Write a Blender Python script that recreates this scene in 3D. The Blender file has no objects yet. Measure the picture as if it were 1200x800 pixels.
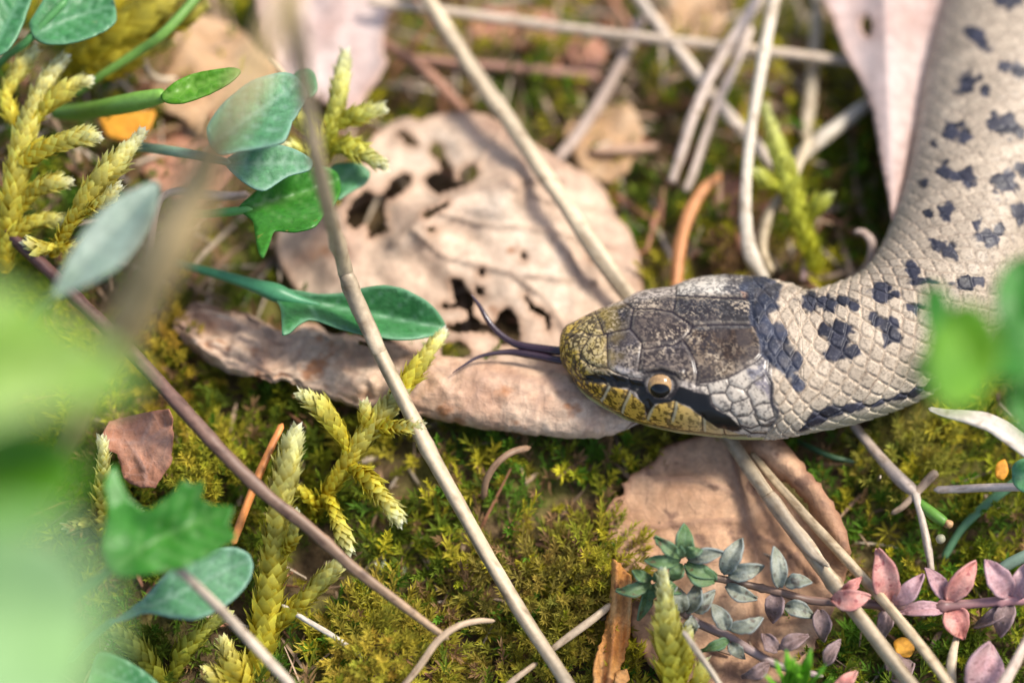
import bpy, math, random
import numpy as np
from mathutils import Vector, Matrix
from mathutils.geometry import delaunay_2d_cdt

# ------------------------------------------------------------------ camera, light, exposure
scn = bpy.context.scene
scn.unit_settings.system = 'METRIC'
scn.unit_settings.scale_length = 0.01            # one unit is one centimetre
scn.unit_settings.length_unit = 'CENTIMETERS'
PITCH = math.radians(62.0)
DIST = 35.0
FOCUS = np.array([0.0, 0.0, 1.1])
RIGHT = np.array([1.0, 0.0, 0.0])
FWD = np.array([0.0, math.cos(PITCH), -math.sin(PITCH)])
UPV = np.array([0.0, math.sin(PITCH), math.cos(PITCH)])
CAMPOS = FOCUS - FWD * DIST
cam_data = bpy.data.cameras.new("camera")
cam = bpy.data.objects.new("camera", cam_data)
scn.collection.objects.link(cam)
cam.location = CAMPOS
cam.rotation_euler = (math.pi / 2 - PITCH, 0, 0)
cam_data.sensor_width = 36.0
cam_data.lens = 36.0 * DIST / 12.0
cam_data.clip_start = 0.5
cam_data.clip_end = 500.0
cam_data.dof.use_dof = True
cam_data.dof.focus_distance = DIST - 0.40
cam_data.dof.aperture_fstop = 0.058
scn.camera = cam

SUN_EL, SUN_AZ = math.radians(56.0), math.radians(72.0)
world = bpy.data.worlds.new("World")
scn.world = world
world.use_nodes = True
wn = world.node_tree.nodes
bg = wn.get("Background")
sky = wn.new("ShaderNodeTexSky")
sky.sky_type = 'NISHITA'
sky.sun_disc = False
sky.sun_elevation = SUN_EL
sky.sun_rotation = SUN_AZ
sky.air_density = 0.8
sky.dust_density = 2.5          # bright milky haze
sky.ozone_density = 0.6
world.node_tree.links.new(sky.outputs[0], bg.inputs[0])
bg.inputs[1].default_value = 0.135
sun_data = bpy.data.lights.new("sun", 'SUN')
sun_data.energy = 2.6
sun_data.angle = math.radians(13.0)
sun_data.color = (1.0, 0.94, 0.85)
sun = bpy.data.objects.new("sun", sun_data)
scn.collection.objects.link(sun)
to_sun = Vector((math.cos(SUN_EL) * math.sin(SUN_AZ), math.cos(SUN_EL) * math.cos(SUN_AZ), math.sin(SUN_EL)))
sun.rotation_euler = to_sun.to_track_quat('Z', 'Y').to_euler()
sun.location = to_sun * 60
scn.view_settings.view_transform = 'Standard'
scn.view_settings.look = 'None'
scn.view_settings.exposure = 1.0
scn.view_settings.gamma = 1.0

random.seed(7)
RNG = np.random.default_rng(11)

# ------------------------------------------------------------------ helpers
def sstep(a, b, x):
    t = np.clip((x - a) / (b - a), 0, 1)
    return t * t * (3 - 2 * t)

DROP = .60
def P(px, py, h):
    """point of height h (cm) on the line of sight of a place in the 1200x800 frame"""
    px = np.asarray(px, float); py = np.asarray(py, float); h = np.asarray(h, float)
    px, py, h = np.broadcast_arrays(px, py, h)
    h = h - DROP * sstep(500, 760, py)             # the ground falls away toward the viewer
    q = FOCUS + RIGHT * ((px - 600) / 100.0)[..., None] + UPV * ((400 - py) / 100.0)[..., None]
    d = q - CAMPOS
    t = (h - CAMPOS[2]) / d[..., 2]
    return CAMPOS + d * t[..., None]

def proj(p):
    d = p - CAMPOS
    z = d @ FWD
    x = (d @ RIGHT) / z * DIST
    y = (d @ UPV) / z * DIST
    return np.stack([600 + 100 * x, 400 - 100 * y], -1), z

def hash3(i, j, k, seed=0):
    n = (i.astype(np.int64) * 374761393 + j.astype(np.int64) * 668265263 + k.astype(np.int64) * 2147483647 + seed * 974634777) & 0xffffffff
    n = ((n ^ (n >> 13)) * 1274126177) & 0xffffffff
    n = ((n ^ (n >> 16)) * 2246822519) & 0xffffffff
    n = n ^ (n >> 15)
    return (n & 0xffffff) / float(0xffffff)

def vnoise(p, scale=1.0, seed=0):
    q = np.asarray(p, float) * scale
    if q.shape[-1] == 2:
        q = np.concatenate([q, np.zeros(q.shape[:-1] + (1,))], -1)
    f = np.floor(q); w = q - f; f = f.astype(np.int64); w = w * w * (3 - 2 * w)
    r = 0
    for a in (0, 1):
        for b in (0, 1):
            for c in (0, 1):
                wt = (w[..., 0] if a else 1 - w[..., 0]) * (w[..., 1] if b else 1 - w[..., 1]) * (w[..., 2] if c else 1 - w[..., 2])
                r = r + wt * hash3(f[..., 0] + a, f[..., 1] + b, f[..., 2] + c, seed)
    return r

def fbm(p, scale, octs=3, seed=0):
    r = 0; a = 1; s = 0
    for o in range(octs):
        r = r + a * vnoise(p, scale * 2 ** o, seed + o * 17); s += a; a *= .5
    return r / s

def seg_dist(q, poly, closed=False):
    poly = np.asarray(poly, float)
    pts = np.vstack([poly, poly[:1]]) if closed else poly
    d = np.full(q.shape[:-1], 1e9)
    for a, b in zip(pts[:-1], pts[1:]):
        ab = b - a
        t = np.clip(((q - a) @ ab) / max(ab @ ab, 1e-9), 0, 1)
        d = np.minimum(d, np.hypot(q[..., 0] - a[0] - t * ab[0], q[..., 1] - a[1] - t * ab[1]))
    return d

def inside(q, poly):
    poly = np.asarray(poly, float)
    r = np.zeros(q.shape[:-1], bool)
    x, y = q[..., 0], q[..., 1]
    for (x0, y0), (x1, y1) in zip(poly, np.roll(poly, -1, 0)):
        c = ((y0 > y) != (y1 > y))
        with np.errstate(divide='ignore', invalid='ignore'):
            xi = (x1 - x0) * (y - y0) / (y1 - y0 if y1 != y0 else 1e-9) + x0
        r ^= c & (x < xi)
    return r

def sdist(q, poly):
    d = seg_dist(q, poly, True)
    return np.where(inside(q, poly), -d, d)

def catmull(pts, n):
    pts = np.asarray(pts, float)
    ext = np.vstack([2 * pts[0] - pts[1], pts, 2 * pts[-1] - pts[-2]])
    out = []
    m = len(pts) - 1
    ts = np.linspace(0, m, n)
    for t in ts:
        i = min(int(t), m - 1); u = t - i
        p0, p1, p2, p3 = ext[i:i + 4]
        out.append(.5 * ((2 * p1) + (-p0 + p2) * u + (2 * p0 - 5 * p1 + 4 * p2 - p3) * u * u + (-p0 + 3 * p1 - 3 * p2 + p3) * u ** 3))
    return np.array(out)

def nrm(a):
    return a / np.maximum(np.linalg.norm(a, axis=-1, keepdims=True), 1e-9)

def make_mesh(name, V, F, col=None, smooth=True, mat=None):
    """F: int array (n,3) or (n,4); col: per-vertex rgb"""
    V = np.asarray(V, np.float32); F = np.asarray(F, np.int32)
    me = bpy.data.meshes.new(name)
    n, k = F.shape
    me.vertices.add(len(V)); me.vertices.foreach_set("co", V.ravel())
    me.loops.add(n * k); me.loops.foreach_set("vertex_index", F.ravel())
    me.polygons.add(n)
    me.polygons.foreach_set("loop_start", np.arange(0, n * k, k, dtype=np.int32))
    me.polygons.foreach_set("loop_total", np.full(n, k, np.int32))
    me.polygons.foreach_set("use_smooth", np.full(n, smooth, bool))
    if col is not None:
        ca = me.color_attributes.new("Col", 'FLOAT_COLOR', 'POINT')
        c4 = np.ones((len(V), 4), np.float32); col = np.asarray(col); c4[:, :col.shape[1]] = col
        ca.data.foreach_set("color", c4.ravel())
    me.update(calc_edges=True)
    if mat: me.materials.append(mat)
    return me

def link(name, me, parent=None):
    o = bpy.data.objects.new(name, me)
    scn.collection.objects.link(o)
    if parent is not None:
        o.parent = parent
        o.matrix_parent_inverse = Matrix.Translation(-Vector(parent.location))
    return o

def empty(name, loc):
    o = bpy.data.objects.new(name, None)
    o.empty_display_size = .2
    scn.collection.objects.link(o)
    o.location = Vector([float(c) for c in loc])
    return o

def tag(o, label=None, cat=None, group=None, kind=None):
    if label: o["label"] = label
    if cat: o["category"] = cat
    if group: o["group"] = group
    if kind: o["kind"] = kind
    return o

# ------------------------------------------------------------------ materials
def base_mat(name, rough=.5, spec=.4):
    m = bpy.data.materials.new(name); m.use_nodes = True
    nt = m.node_tree; b = nt.nodes["Principled BSDF"]
    b.inputs["Roughness"].default_value = rough
    b.inputs["Specular IOR Level"].default_value = spec
    return m, nt, b

def noise_node(nt, scale, detail=4, rough=.55, dist=0.0, vec=None):
    n = nt.nodes.new("ShaderNodeTexNoise")
    n.inputs["Scale"].default_value = scale; n.inputs["Detail"].default_value = detail
    n.inputs["Roughness"].default_value = rough; n.inputs["Distortion"].default_value = dist
    if vec is not None: nt.links.new(vec, n.inputs["Vector"])
    return n

def ramp_node(nt, src, stops):
    r = nt.nodes.new("ShaderNodeValToRGB")
    e = r.color_ramp.elements
    while len(e) > 2: e.remove(e[-1])
    for i, (p, c) in enumerate(stops):
        el = e[i] if i < 2 else e.new(p)
        el.position = p; el.color = (*c, 1) if len(c) == 3 else c
    nt.links.new(src, r.inputs[0])
    return r

def mixrgb(nt, f, a, b, mode='MIX'):
    n = nt.nodes.new("ShaderNodeMix"); n.data_type = 'RGBA'; n.blend_type = mode
    for sock, v in ((n.inputs[0], f), (n.inputs[6], a), (n.inputs[7], b)):
        if hasattr(v, 'is_linked') or hasattr(v, 'links'): nt.links.new(v, sock)
        elif isinstance(v, (int, float)): sock.default_value = v
        else: sock.default_value = (*v, 1)
    return n.outputs[2]

def add_transl(nt, b, color, amount):
    t = nt.nodes.new("ShaderNodeBsdfTranslucent")
    if hasattr(color, 'links'): nt.links.new(color, t.inputs[0])
    else: t.inputs[0].default_value = (*color, 1)
    mx = nt.nodes.new("ShaderNodeMixShader"); mx.inputs[0].default_value = amount
    nt.links.new(b.outputs[0], mx.inputs[1]); nt.links.new(t.outputs[0], mx.inputs[2])
    out = nt.nodes["Material Output"]
    nt.links.new(mx.outputs[0], out.inputs[0])

def add_bump(nt, b, src, strength, dist=.02):
    bp = nt.nodes.new("ShaderNodeBump"); bp.inputs["Strength"].default_value = strength; bp.inputs["Distance"].default_value = dist
    nt.links.new(src, bp.inputs["Height"]); nt.links.new(bp.outputs[0], b.inputs["Normal"])

def leaf_mat(name, stops, vein, scale=1.2, rough=.6, spec=.3, transl=.15, bump=.4, spots=None, edge=None, fine=9, net=5.5, netamt=.30):
    """mottled blade; vertex colour R = vein, G = rim of the blade"""
    m, nt, b = base_mat(name, rough, spec)
    tc = nt.nodes.new("ShaderNodeTexCoord").outputs["Object"]
    n1 = noise_node(nt, scale, 5, .6, .4, tc)
    n2 = noise_node(nt, scale * fine, 4, .65, 0, tc)
    r = ramp_node(nt, n1.outputs[0], stops)
    g = ramp_node(nt, n2.outputs[0], [(.3, (.62,) * 3), (.7, (1.25,) * 3)])
    c = mixrgb(nt, .75, r.outputs[0], g.outputs[0], 'MULTIPLY')
    if spots:
        n3 = noise_node(nt, spots[1], 3, .5, 0, tc)
        s = ramp_node(nt, n3.outputs[0], [(spots[2], (0, 0, 0)), (spots[2] + .08, (1, 1, 1))])
        c = mixrgb(nt, s.outputs[0], c, spots[0])
    vo = nt.nodes.new("ShaderNodeTexVoronoi"); vo.feature = 'DISTANCE_TO_EDGE'; vo.inputs['Scale'].default_value = net
    wv = mixrgb(nt, .06, tc, n2.outputs[1], 'ADD'); nt.links.new(wv, vo.inputs['Vector'])
    nr_ = ramp_node(nt, vo.outputs['Distance'], [(.0, (netamt,) * 3), (.10, (0, 0, 0))])
    c = mixrgb(nt, nr_.outputs[0], c, vein)
    at = nt.nodes.new("ShaderNodeAttribute"); at.attribute_name = "Col"
    sp = nt.nodes.new("ShaderNodeSeparateColor"); nt.links.new(at.outputs["Color"], sp.inputs[0])
    c = mixrgb(nt, sp.outputs[0], c, vein)
    if edge: c = mixrgb(nt, sp.outputs[1], c, edge)
    nt.links.new(c, b.inputs["Base Color"])
    hb = mixrgb(nt, .45, n2.outputs[0], nr_.outputs[0], 'ADD')
    add_bump(nt, b, hb, bump, .03)
    if transl: add_transl(nt, b, c, transl)
    return m

def col_mat(name, rough=.6, spec=.3, transl=0.0, nscale=20, namt=.35, bump=.2):
    """colour from the vertex attribute with fine noise"""
    m, nt, b = base_mat(name, rough, spec)
    tc = nt.nodes.new("ShaderNodeTexCoord").outputs["Object"]
    at = nt.nodes.new("ShaderNodeAttribute"); at.attribute_name = "Col"
    n = noise_node(nt, nscale, 3, .6, 0, tc)
    g = ramp_node(nt, n.outputs[0], [(.3, (.6,) * 3), (.7, (1.3,) * 3)])
    c = mixrgb(nt, namt, at.outputs["Color"], g.outputs[0], 'MULTIPLY')
    nt.links.new(c, b.inputs["Base Color"])
    if bump: add_bump(nt, b, n.outputs[0], bump, .02)
    if transl: add_transl(nt, b, c, transl)
    return m

M = {}
M['pale'] = leaf_mat('pale_dead_leaf', [(.30, (.34, .20, .135)), (.42, (.47, .33, .235)), (.54, (.57, .42, .30)), (.70, (.64, .515, .39))], (.34, .235, .165), .9, .65, .25, .10, .5, ((.34, .18, .10), 2.2, .66), (.34, .21, .13), 7)
M['rolled'] = leaf_mat('rolled_dead_leaf', [(.28, (.30, .155, .09)), (.45, (.47, .295, .19)), (.58, (.57, .41, .285)), (.75, (.64, .50, .37))], (.34, .22, .155), 1.1, .6, .3, .05, .6, ((.36, .17, .08), 2.4, .62), (.30, .19, .12), 8)
M['tan'] = leaf_mat('tan_dead_leaf', [(.28, (.26, .14, .085)), (.45, (.44, .25, .14)), (.60, (.54, .335, .20)), (.75, (.60, .42, .29))], (.30, .17, .11), 1.0, .65, .25, .08, .6, ((.22, .125, .08), 3.4, .585), (.26, .13, .075), 8)
M['russet'] = leaf_mat('russet_dead_leaf', [(.3, (.28, .12, .065)), (.5, (.44, .205, .12)), (.7, (.52, .29, .19))], (.42, .26, .20), 1.6, .6, .3, .08, .6, ((.15, .06, .04), 4, .63), (.30, .13, .08), 8)
M['pink'] = leaf_mat('pinkish_dead_leaf', [(.3, (.42, .28, .235)), (.5, (.54, .41, .36)), (.7, (.60, .49, .44))], (.5, .4, .36), 1.2, .6, .25, .1, .3, None, (.42, .26, .19), 6)
M['ochre'] = leaf_mat('ochre_dead_leaf', [(.3, (.26, .14, .06)), (.5, (.44, .27, .14)), (.7, (.52, .36, .22))], (.5, .34, .2), 1.4, .65, .25, .1, .4, None, None, 6)
M['orange'] = leaf_mat('orange_bark', [(.3, (.46, .17, .035)), (.5, (.60, .27, .07)), (.7, (.66, .37, .14))], (.26, .10, .03), 2.2, .6, .3, .05, .8, ((.22, .09, .03), 5, .6), None, 6)
M['amber'] = leaf_mat('amber_leaf', [(.3, (.60, .24, .02)), (.7, (.72, .36, .04))], (.5, .2, .02), 2, .6, .3, .2, .2, None, None, 6)
M['green'] = leaf_mat('bright_green_leaf', [(.3, (.028, .16, .012)), (.5, (.045, .22, .02)), (.7, (.075, .28, .04))], (.14, .32, .08), 1.5, .35, .4, .3, .35, ((.30, .27, .06), 5, .70), None, 10, netamt=.08)
M['teal'] = leaf_mat('teal_green_leaf', [(.3, (.028, .145, .036)), (.5, (.052, .215, .065)), (.7, (.10, .28, .11))], (.16, .34, .19), 1.2, .4, .4, .25, .4, ((.26, .26, .10), 5, .71), (.14, .32, .17), 10, netamt=.08)
M['bluegreen'] = leaf_mat('blue_green_leaf', [(.3, (.07, .22, .09)), (.5, (.115, .29, .135)), (.7, (.18, .36, .20))], (.22, .37, .26), 1.4, .5, .35, .2, .4, ((.24, .26, .14), 5, .71), (.2, .36, .27), 10, netamt=.08)
M['greygreen'] = leaf_mat('grey_green_leaf', [(.3, (.19, .28, .20)), (.7, (.29, .37, .30))], (.30, .38, .30), 1.4, .5, .4, .2, .15)
M['lightgreen'] = leaf_mat('light_green_leaf', [(.36, (.11, .28, .015)), (.5, (.26, .42, .05)), (.64, (.40, .56, .18))], (.35, .55, .25), .8, .4, .5, .3, .15)
M['palegreen'] = leaf_mat('pale_green_leaf', [(.38, (.22, .42, .12)), (.62, (.40, .59, .29))], (.40, .62, .3), .8, .4, .5, .3, .15)
M['lime'] = leaf_mat('lime_green_leaf', [(.3, (.055, .22, .006)), (.5, (.09, .28, .008)), (.7, (.14, .34, .015))], (.24, .46, .08), 1.5, .4, .4, .35, .15)
M['stalk'] = col_mat('dry_stalk', .5, .35, 0, 14, .4, .25)
M['moss'] = col_mat('moss_shoots', .6, .25, .25, 6, .25, 0)
M['feather'] = col_mat('feather_moss', .5, .3, .48, 30, .25, 0)
M['greenstem'] = col_mat('green_stem', .4, .45, .15, 12, .3, .1)

# creeping plant leaves
M['cp_pink'] = leaf_mat('pink_leaf', [(.3, (.54, .18, .155)), (.5, (.65, .29, .235)), (.7, (.70, .42, .34))], (.56, .28, .28), 3.5, .5, .3, .2, .2, ((.34, .10, .09), 9, .60), (.54, .27, .24), 8, net=9, netamt=.12)
M['cp_mauve'] = leaf_mat('mauve_leaf', [(.3, (.38, .19, .20)), (.5, (.48, .29, .295)), (.7, (.56, .40, .39))], (.40, .28, .33), 3.5, .5, .3, .15, .25, ((.22, .11, .12), 9, .60), (.42, .27, .30), 8, net=9, netamt=.12)
M['cp_brown'] = leaf_mat('mauve_brown_leaf', [(.3, (.15, .10, .085)), (.5, (.24, .165, .15)), (.7, (.32, .235, .23))], (.30, .22, .22), 4, .5, .3, .15, .35, ((.12, .08, .06), 14, .62), (.35, .25, .25), 8, net=9, netamt=.12)
M['cp_grey'] = leaf_mat('grey_green_small_leaf', [(.3, (.16, .175, .125)), (.5, (.255, .27, .20)), (.7, (.35, .36, .29))], (.27, .32, .31), 4, .48, .3, .12, .35, ((.13, .11, .08), 10, .58), (.26, .30, .29), 8, net=9, netamt=.12)
M['cp_green'] = leaf_mat('dark_green_small_leaf', [(.3, (.07, .14, .045)), (.5, (.125, .21, .08)), (.7, (.22, .29, .15))], (.15, .26, .16), 4, .48, .3, .15, .35, ((.14, .10, .05), 10, .60), (.13, .24, .15), 8, net=9, netamt=.12)

# ------------------------------------------------------------------ ground
def terrain(x, y):
    p = np.stack([x, y], -1)
    z = -.12 + .34 * (fbm(p, .42, 3, 3) - .5) * 2
    z = z + 1.05 * np.exp(-(((x + 6.2) / 2.3) ** 2 + ((y - 3.2) / 2.6) ** 2))
    z = z + .30 * np.exp(-(((x + 1.5) / 2.2) ** 2 + ((y + 4.2) / 1.3) ** 2))
    z = z + .35 * np.exp(-(((x + 4.8) / 1.6) ** 2 + ((y + 2.6) / 1.6) ** 2))
    z = z - .18 * np.exp(-(((x - 2.4) / 2.6) ** 2 + ((y + .6) / 1.6) ** 2))
    z = z - DROP * sstep(-.6, -3.5, y)
    far = np.maximum(np.abs(x), np.abs(y))
    return z * (1 - sstep(14, 40, far)) + .6 * sstep(14, 60, far) * (fbm(p, .08, 2, 9) - .5)

def build_ground():
    a = np.concatenate([np.linspace(-300, -30, 14)[:-1], np.linspace(-30, -9, 22)[:-1], np.linspace(-9, 9, 220), np.linspace(9, 30, 22)[1:], np.linspace(30, 300, 14)[1:]])
    X, Y = np.meshgrid(a, a, indexing='ij')
    Z = terrain(X, Y) + .06 * (fbm(np.stack([X, Y], -1), 3.0, 3, 5) - .5)
    V = np.stack([X, Y, Z], -1).reshape(-1, 3)
    n = len(a); i = np.arange(n * n).reshape(n, n)
    F = np.stack([i[:-1, :-1], i[1:, :-1], i[1:, 1:], i[:-1, 1:]], -1).reshape(-1, 4)
    m, nt, b = base_mat('mossy_soil', .9, .15)
    tc = nt.nodes.new("ShaderNodeTexCoord").outputs["Object"]
    n1 = noise_node(nt, .55, 4, .6, .5, tc); n2 = noise_node(nt, 7, 5, .7, .2, tc)
    c1 = ramp_node(nt, n1.outputs[0], [(.3, (.10, .065, .035)), (.48, (.15, .10, .05)), (.58, (.15, .14, .035)), (.72, (.21, .18, .05))])
    c2 = ramp_node(nt, n2.outputs[0], [(.3, (.35,) * 3), (.7, (1.5,) * 3)])
    c = mixrgb(nt, .8, c1.outputs[0], c2.outputs[0], 'MULTIPLY')
    nt.links.new(c, b.inputs["Base Color"]); add_bump(nt, b, n2.outputs[0], .9, .12)
    o = link('ground', make_mesh('ground', V, F, None, True, m))
    o["kind"] = 'structure'
build_ground()

# outlines of the two big dead leaves, also used to keep moss from growing through them
A = [(322, 285), (332, 262), (365, 255), (398, 240), (403, 228), (420, 214), (424, 190), (430, 168), (442, 156), (460, 143), (478, 137), (492, 140), (516, 133), (548, 131), (572, 136), (599, 150), (628, 168), (656, 188), (690, 204), (709, 222), (722, 254), (736, 266), (747, 292), (754, 328), (750, 372), (728, 410), (680, 446), (600, 446), (520, 432), (470, 404), (410, 372), (360, 352), (334, 320)]
Bo = [(850, 500), (815, 512), (778, 523), (767, 539), (743, 555), (728, 566), (733, 575), (718, 588), (706, 603), (714, 614), (711, 633), (722, 652), (732, 690), (742, 745), (780, 800), (850, 815), (920, 800), (962, 745), (984, 700), (996, 655), (992, 622), (976, 588), (952, 556), (930, 530), (905, 508)]

# ------------------------------------------------------------------ moss carpet
def star_shoot(nleaf, length, leaf_len, leaf_w, rng, spread=(75, 30), k0=.15):
    """one moss shoot: leaves spiralling up a short stem; returns verts, tris, t (0 base .. 1 tip of leaf), leaf order"""
    V, F, T = [], [], []
    for i in range(nleaf):
        u = i / max(nleaf - 1, 1)
        az = i * 2.39996 + rng.uniform(-.3, .3)
        el = math.radians(90 - (spread[0] + (spread[1] - spread[0]) * u) + rng.uniform(-12, 12))
        z0 = length * (k0 + (1 - k0) * u)
        L = leaf_len * (.65 + .5 * math.sin(math.pi * (.25 + .6 * u))) * rng.uniform(.85, 1.15)
        d = np.array([math.cos(az) * math.cos(el), math.sin(az) * math.cos(el), math.sin(el)])
        s = np.array([-math.sin(az), math.cos(az), 0]) * leaf_w * .5
        up = np.cross(s / np.linalg.norm(s), d) * -.25 * leaf_w
        p0 = np.array([0, 0, z0])
        mid = p0 + d * L * .42; tip = p0 + d * L + np.array([0, 0, -.12 * L * (1 - u)])
        b = len(V)
        V += [p0, mid + s + up, mid - s + up, tip]; F += [(b, b + 1, b + 3), (b, b + 3, b + 2)]
        T += [0, .45, .45, 1]
    return np.array(V), np.array(F), np.array(T)

def scatter(name, pts, tmpl, scales, tilt, cols_base, cols_tip, mat, rng):
    Vs, Fs, Cs = [], [], []; off = 0
    n = len(pts)
    which = rng.integers(0, len(tmpl), n)
    for k, (tv, tf, tt) in enumerate(tmpl):
        idx = np.where(which == k)[0]
        if not len(idx): continue
        a = rng.uniform(0, 2 * math.pi, len(idx)); ca, sa = np.cos(a), np.sin(a)
        s = scales[idx]
        x = (tv[None, :, 0] * ca[:, None] - tv[None, :, 1] * sa[:, None]) * s[:, None]
        y = (tv[None, :, 0] * sa[:, None] + tv[None, :, 1] * ca[:, None]) * s[:, None]
        z = tv[None, :, 2] * s[:, None]
        tl = tilt[idx]
        x = x + z * tl[:, :1]; y = y + z * tl[:, 1:]
        V = np.stack([x, y, z], -1) + pts[idx][:, None, :]
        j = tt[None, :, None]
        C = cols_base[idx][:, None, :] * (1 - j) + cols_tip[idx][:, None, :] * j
        m = len(tv)
        F = tf[None] + (np.arange(len(idx)) * m)[:, None, None] + off
        Vs.append(V.reshape(-1, 3)); Cs.append(C.reshape(-1, 3)); Fs.append(F.reshape(-1, 3)); off += m * len(idx)
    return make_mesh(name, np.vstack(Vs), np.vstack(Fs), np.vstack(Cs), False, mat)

# moss colours by place, some dark greens painted in for shade: frame x, y, reach, palette entry, strength
PATCHES = [(600, 545, 110, 4, 2.2), (520, 600, 80, 0, 2.0), (690, 560, 60, 3, 1.6), (640, 690, 70, 2, 1.6), (650, 620, 60, 3, 1.2), (450, 640, 70, 0, 1.6), (250, 480, 70, 1, 1.5), (300, 520, 60, 0, 1.5),
           (1050, 530, 70, 0, 1.6), (960, 540, 60, 4, 1.8), (1050, 640, 90, 4, 1.6), (1120, 760, 80, 0, 1.6), (560, 740, 70, 3, 1.8), (380, 760, 60, 4, 1.4), (230, 770, 80, 0, 1.4),
           (520, 60, 90, 3, 2.0), (600, 110, 80, 0, 1.5), (760, 230, 60, 0, 1.6), (770, 130, 60, 3, 1.4), (830, 160, 60, 0, 1.6), (980, 250, 70, 4, 1.6), (960, 300, 60, 2, 1.2), (270, 280, 70, 0, 2.0), (250, 200, 60, 3, 2.0)]
def moss_palette(p, rng, n):
    g = np.array([[.115, .16, .012], [.26, .275, .016], [.39, .335, .028], [.25, .15, .065], [.095, .20, .015], [.50, .45, .03]])
    f = .5 + 1.25 * (fbm(p[:, :2], .6, 3, 21) - .5); h = fbm(p[:, :2], 1.6, 2, 31)
    w = np.stack([np.exp(-((f - .42) / .10) ** 2) + .1, np.exp(-((f - .5) / .10) ** 2) + .12, np.exp(-((f - .60) / .09) ** 2) + .04,
                  np.exp(-((h - .30) / .09) ** 2) * 1.6, np.exp(-((h - .62) / .07) ** 2) * .8, np.exp(-((f - .68) / .08) ** 2)], -1)
    pq, _ = proj(p + np.array([0, 0, .2]))
    for (x_, y_, r_, k_, a_) in PATCHES:
        w[:, k_] += a_ * np.exp(-((pq[:, 0] - x_) ** 2 + (pq[:, 1] - y_) ** 2) / r_ ** 2)
    w /= w.sum(1, keepdims=True)
    r = rng.uniform(0, 1, n)
    k = (np.cumsum(w, 1) < r[:, None]).sum(1).clip(0, 5)
    c = g[k] * rng.uniform(.75, 1.3, (n, 1))
    return c

def build_moss():
    rng = np.random.default_rng(5)
    r2 = random.Random(4)
    tm = [star_shoot(20, .34, .13, .030, r2) for _ in range(5)] + [star_shoot(14, .22, .16, .030, r2, (80, 45)) for _ in range(3)] + [star_shoot(26, .5, .10, .026, r2, (60, 20)) for _ in range(3)]
    n = 16500
    x = rng.uniform(-9.5, 9.5, n); y = rng.uniform(-7.2, 8.2, n)
    # keep the carpet patchy
    d = fbm(np.stack([x, y], -1), .9, 2, 77)
    keep = (d > .43) | (rng.uniform(0, 1, n) < .3)
    # no shoots standing up through the snake's bed
    keep &= ~((np.abs(y - .05) < .55) & (x > 1.0) & (x < 5.2)) & ~((np.abs(x - 5.6) < .5) & (y > 0))
    z = terrain(x, y) - .06
    pq, _ = proj(np.stack([x, y, z + .3], -1))
    for po, e_ in ((A, 6), (Bo, 5)):
        keep &= ~(sdist(pq, np.array(po, float)) < -e_)
    x, y, z = x[keep], y[keep], z[keep]; n = len(x)
    p = np.stack([x, y, z], -1)
    c = moss_palette(p, rng, n)
    sc = rng.uniform(.6, 1.3, n) * (.75 + .5 * fbm(p[:, :2], .7, 2, 5))
    # finer shoots under the big leaves and the snake
    tilt = rng.normal(0, .35, (n, 2))
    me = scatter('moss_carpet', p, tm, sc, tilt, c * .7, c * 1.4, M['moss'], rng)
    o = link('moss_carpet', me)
    tag(o, 'olive and golden green star moss carpeting the soil', 'moss', kind='stuff')

    # golden cushion in front
    tm2 = [star_shoot(26, .32, .11, .024, r2, (80, 28), .1) for _ in range(5)]
    def cushion(name, cx, cy, h, rx, ry, n, hz, col, lab):
        c0 = P(cx, cy, h)
        a = rng.uniform(0, 2 * math.pi, n); r = np.sqrt(rng.uniform(0, 1, n))
        X = c0[0] + rx * r * np.cos(a); Y = c0[1] + ry * r * np.sin(a)
        Z = terrain(X, Y) + .1 + hz * (1 - r ** 2) - .12
        pts = np.stack([X, Y, Z], -1)
        cc = np.array(col) * rng.uniform(.7, 1.3, (n, 1)) * (1 + rng.normal(0, .06, (n, 3)))
        tl = np.stack([np.cos(a) * r, np.sin(a) * r], -1) * .9 + rng.normal(0, .15, (n, 2))
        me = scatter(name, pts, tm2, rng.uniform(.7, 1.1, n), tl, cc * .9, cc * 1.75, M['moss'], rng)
        tag(link(name, me), lab, 'moss', kind='stuff')
    cushion('moss_cushion', 452, 765, .3, .66, .75, 200, .55, (.30, .25, .028), 'golden moss cushion below the purple twig tip at the lower edge')
    cushion('moss_cushion', 640, 690, .2, 1.0, .55, 150, .22, (.19, .155, .025), 'brownish moss mound beside the long grey stalk')
    cushion('moss_cushion', 640, 775, .25, .8, .5, 130, .28, (.22, .20, .022), 'yellow green moss mound left of the orange bark strip')
    cushion('moss_cushion', 235, 545, .4, .62, .65, 120, .45, (.26, .23, .02), 'yellow moss mound beside the small russet leaf')
    cushion('moss_cushion', 200, 405, .4, .35, .6, 60, .45, (.30, .22, .02), 'golden moss mound at the left end of the rolled leaf')
    cushion('moss_cushion', 1060, 540, .0, .5, .5, 60, .25, (.22, .21, .03), 'yellow moss mound under the neck of the snake')
    cushion('moss_cushion', 700, 655, .2, .42, .4, 60, .25, (.26, .24, .02), 'small moss mound at the left edge of the big tan leaf')
build_moss()

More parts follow.
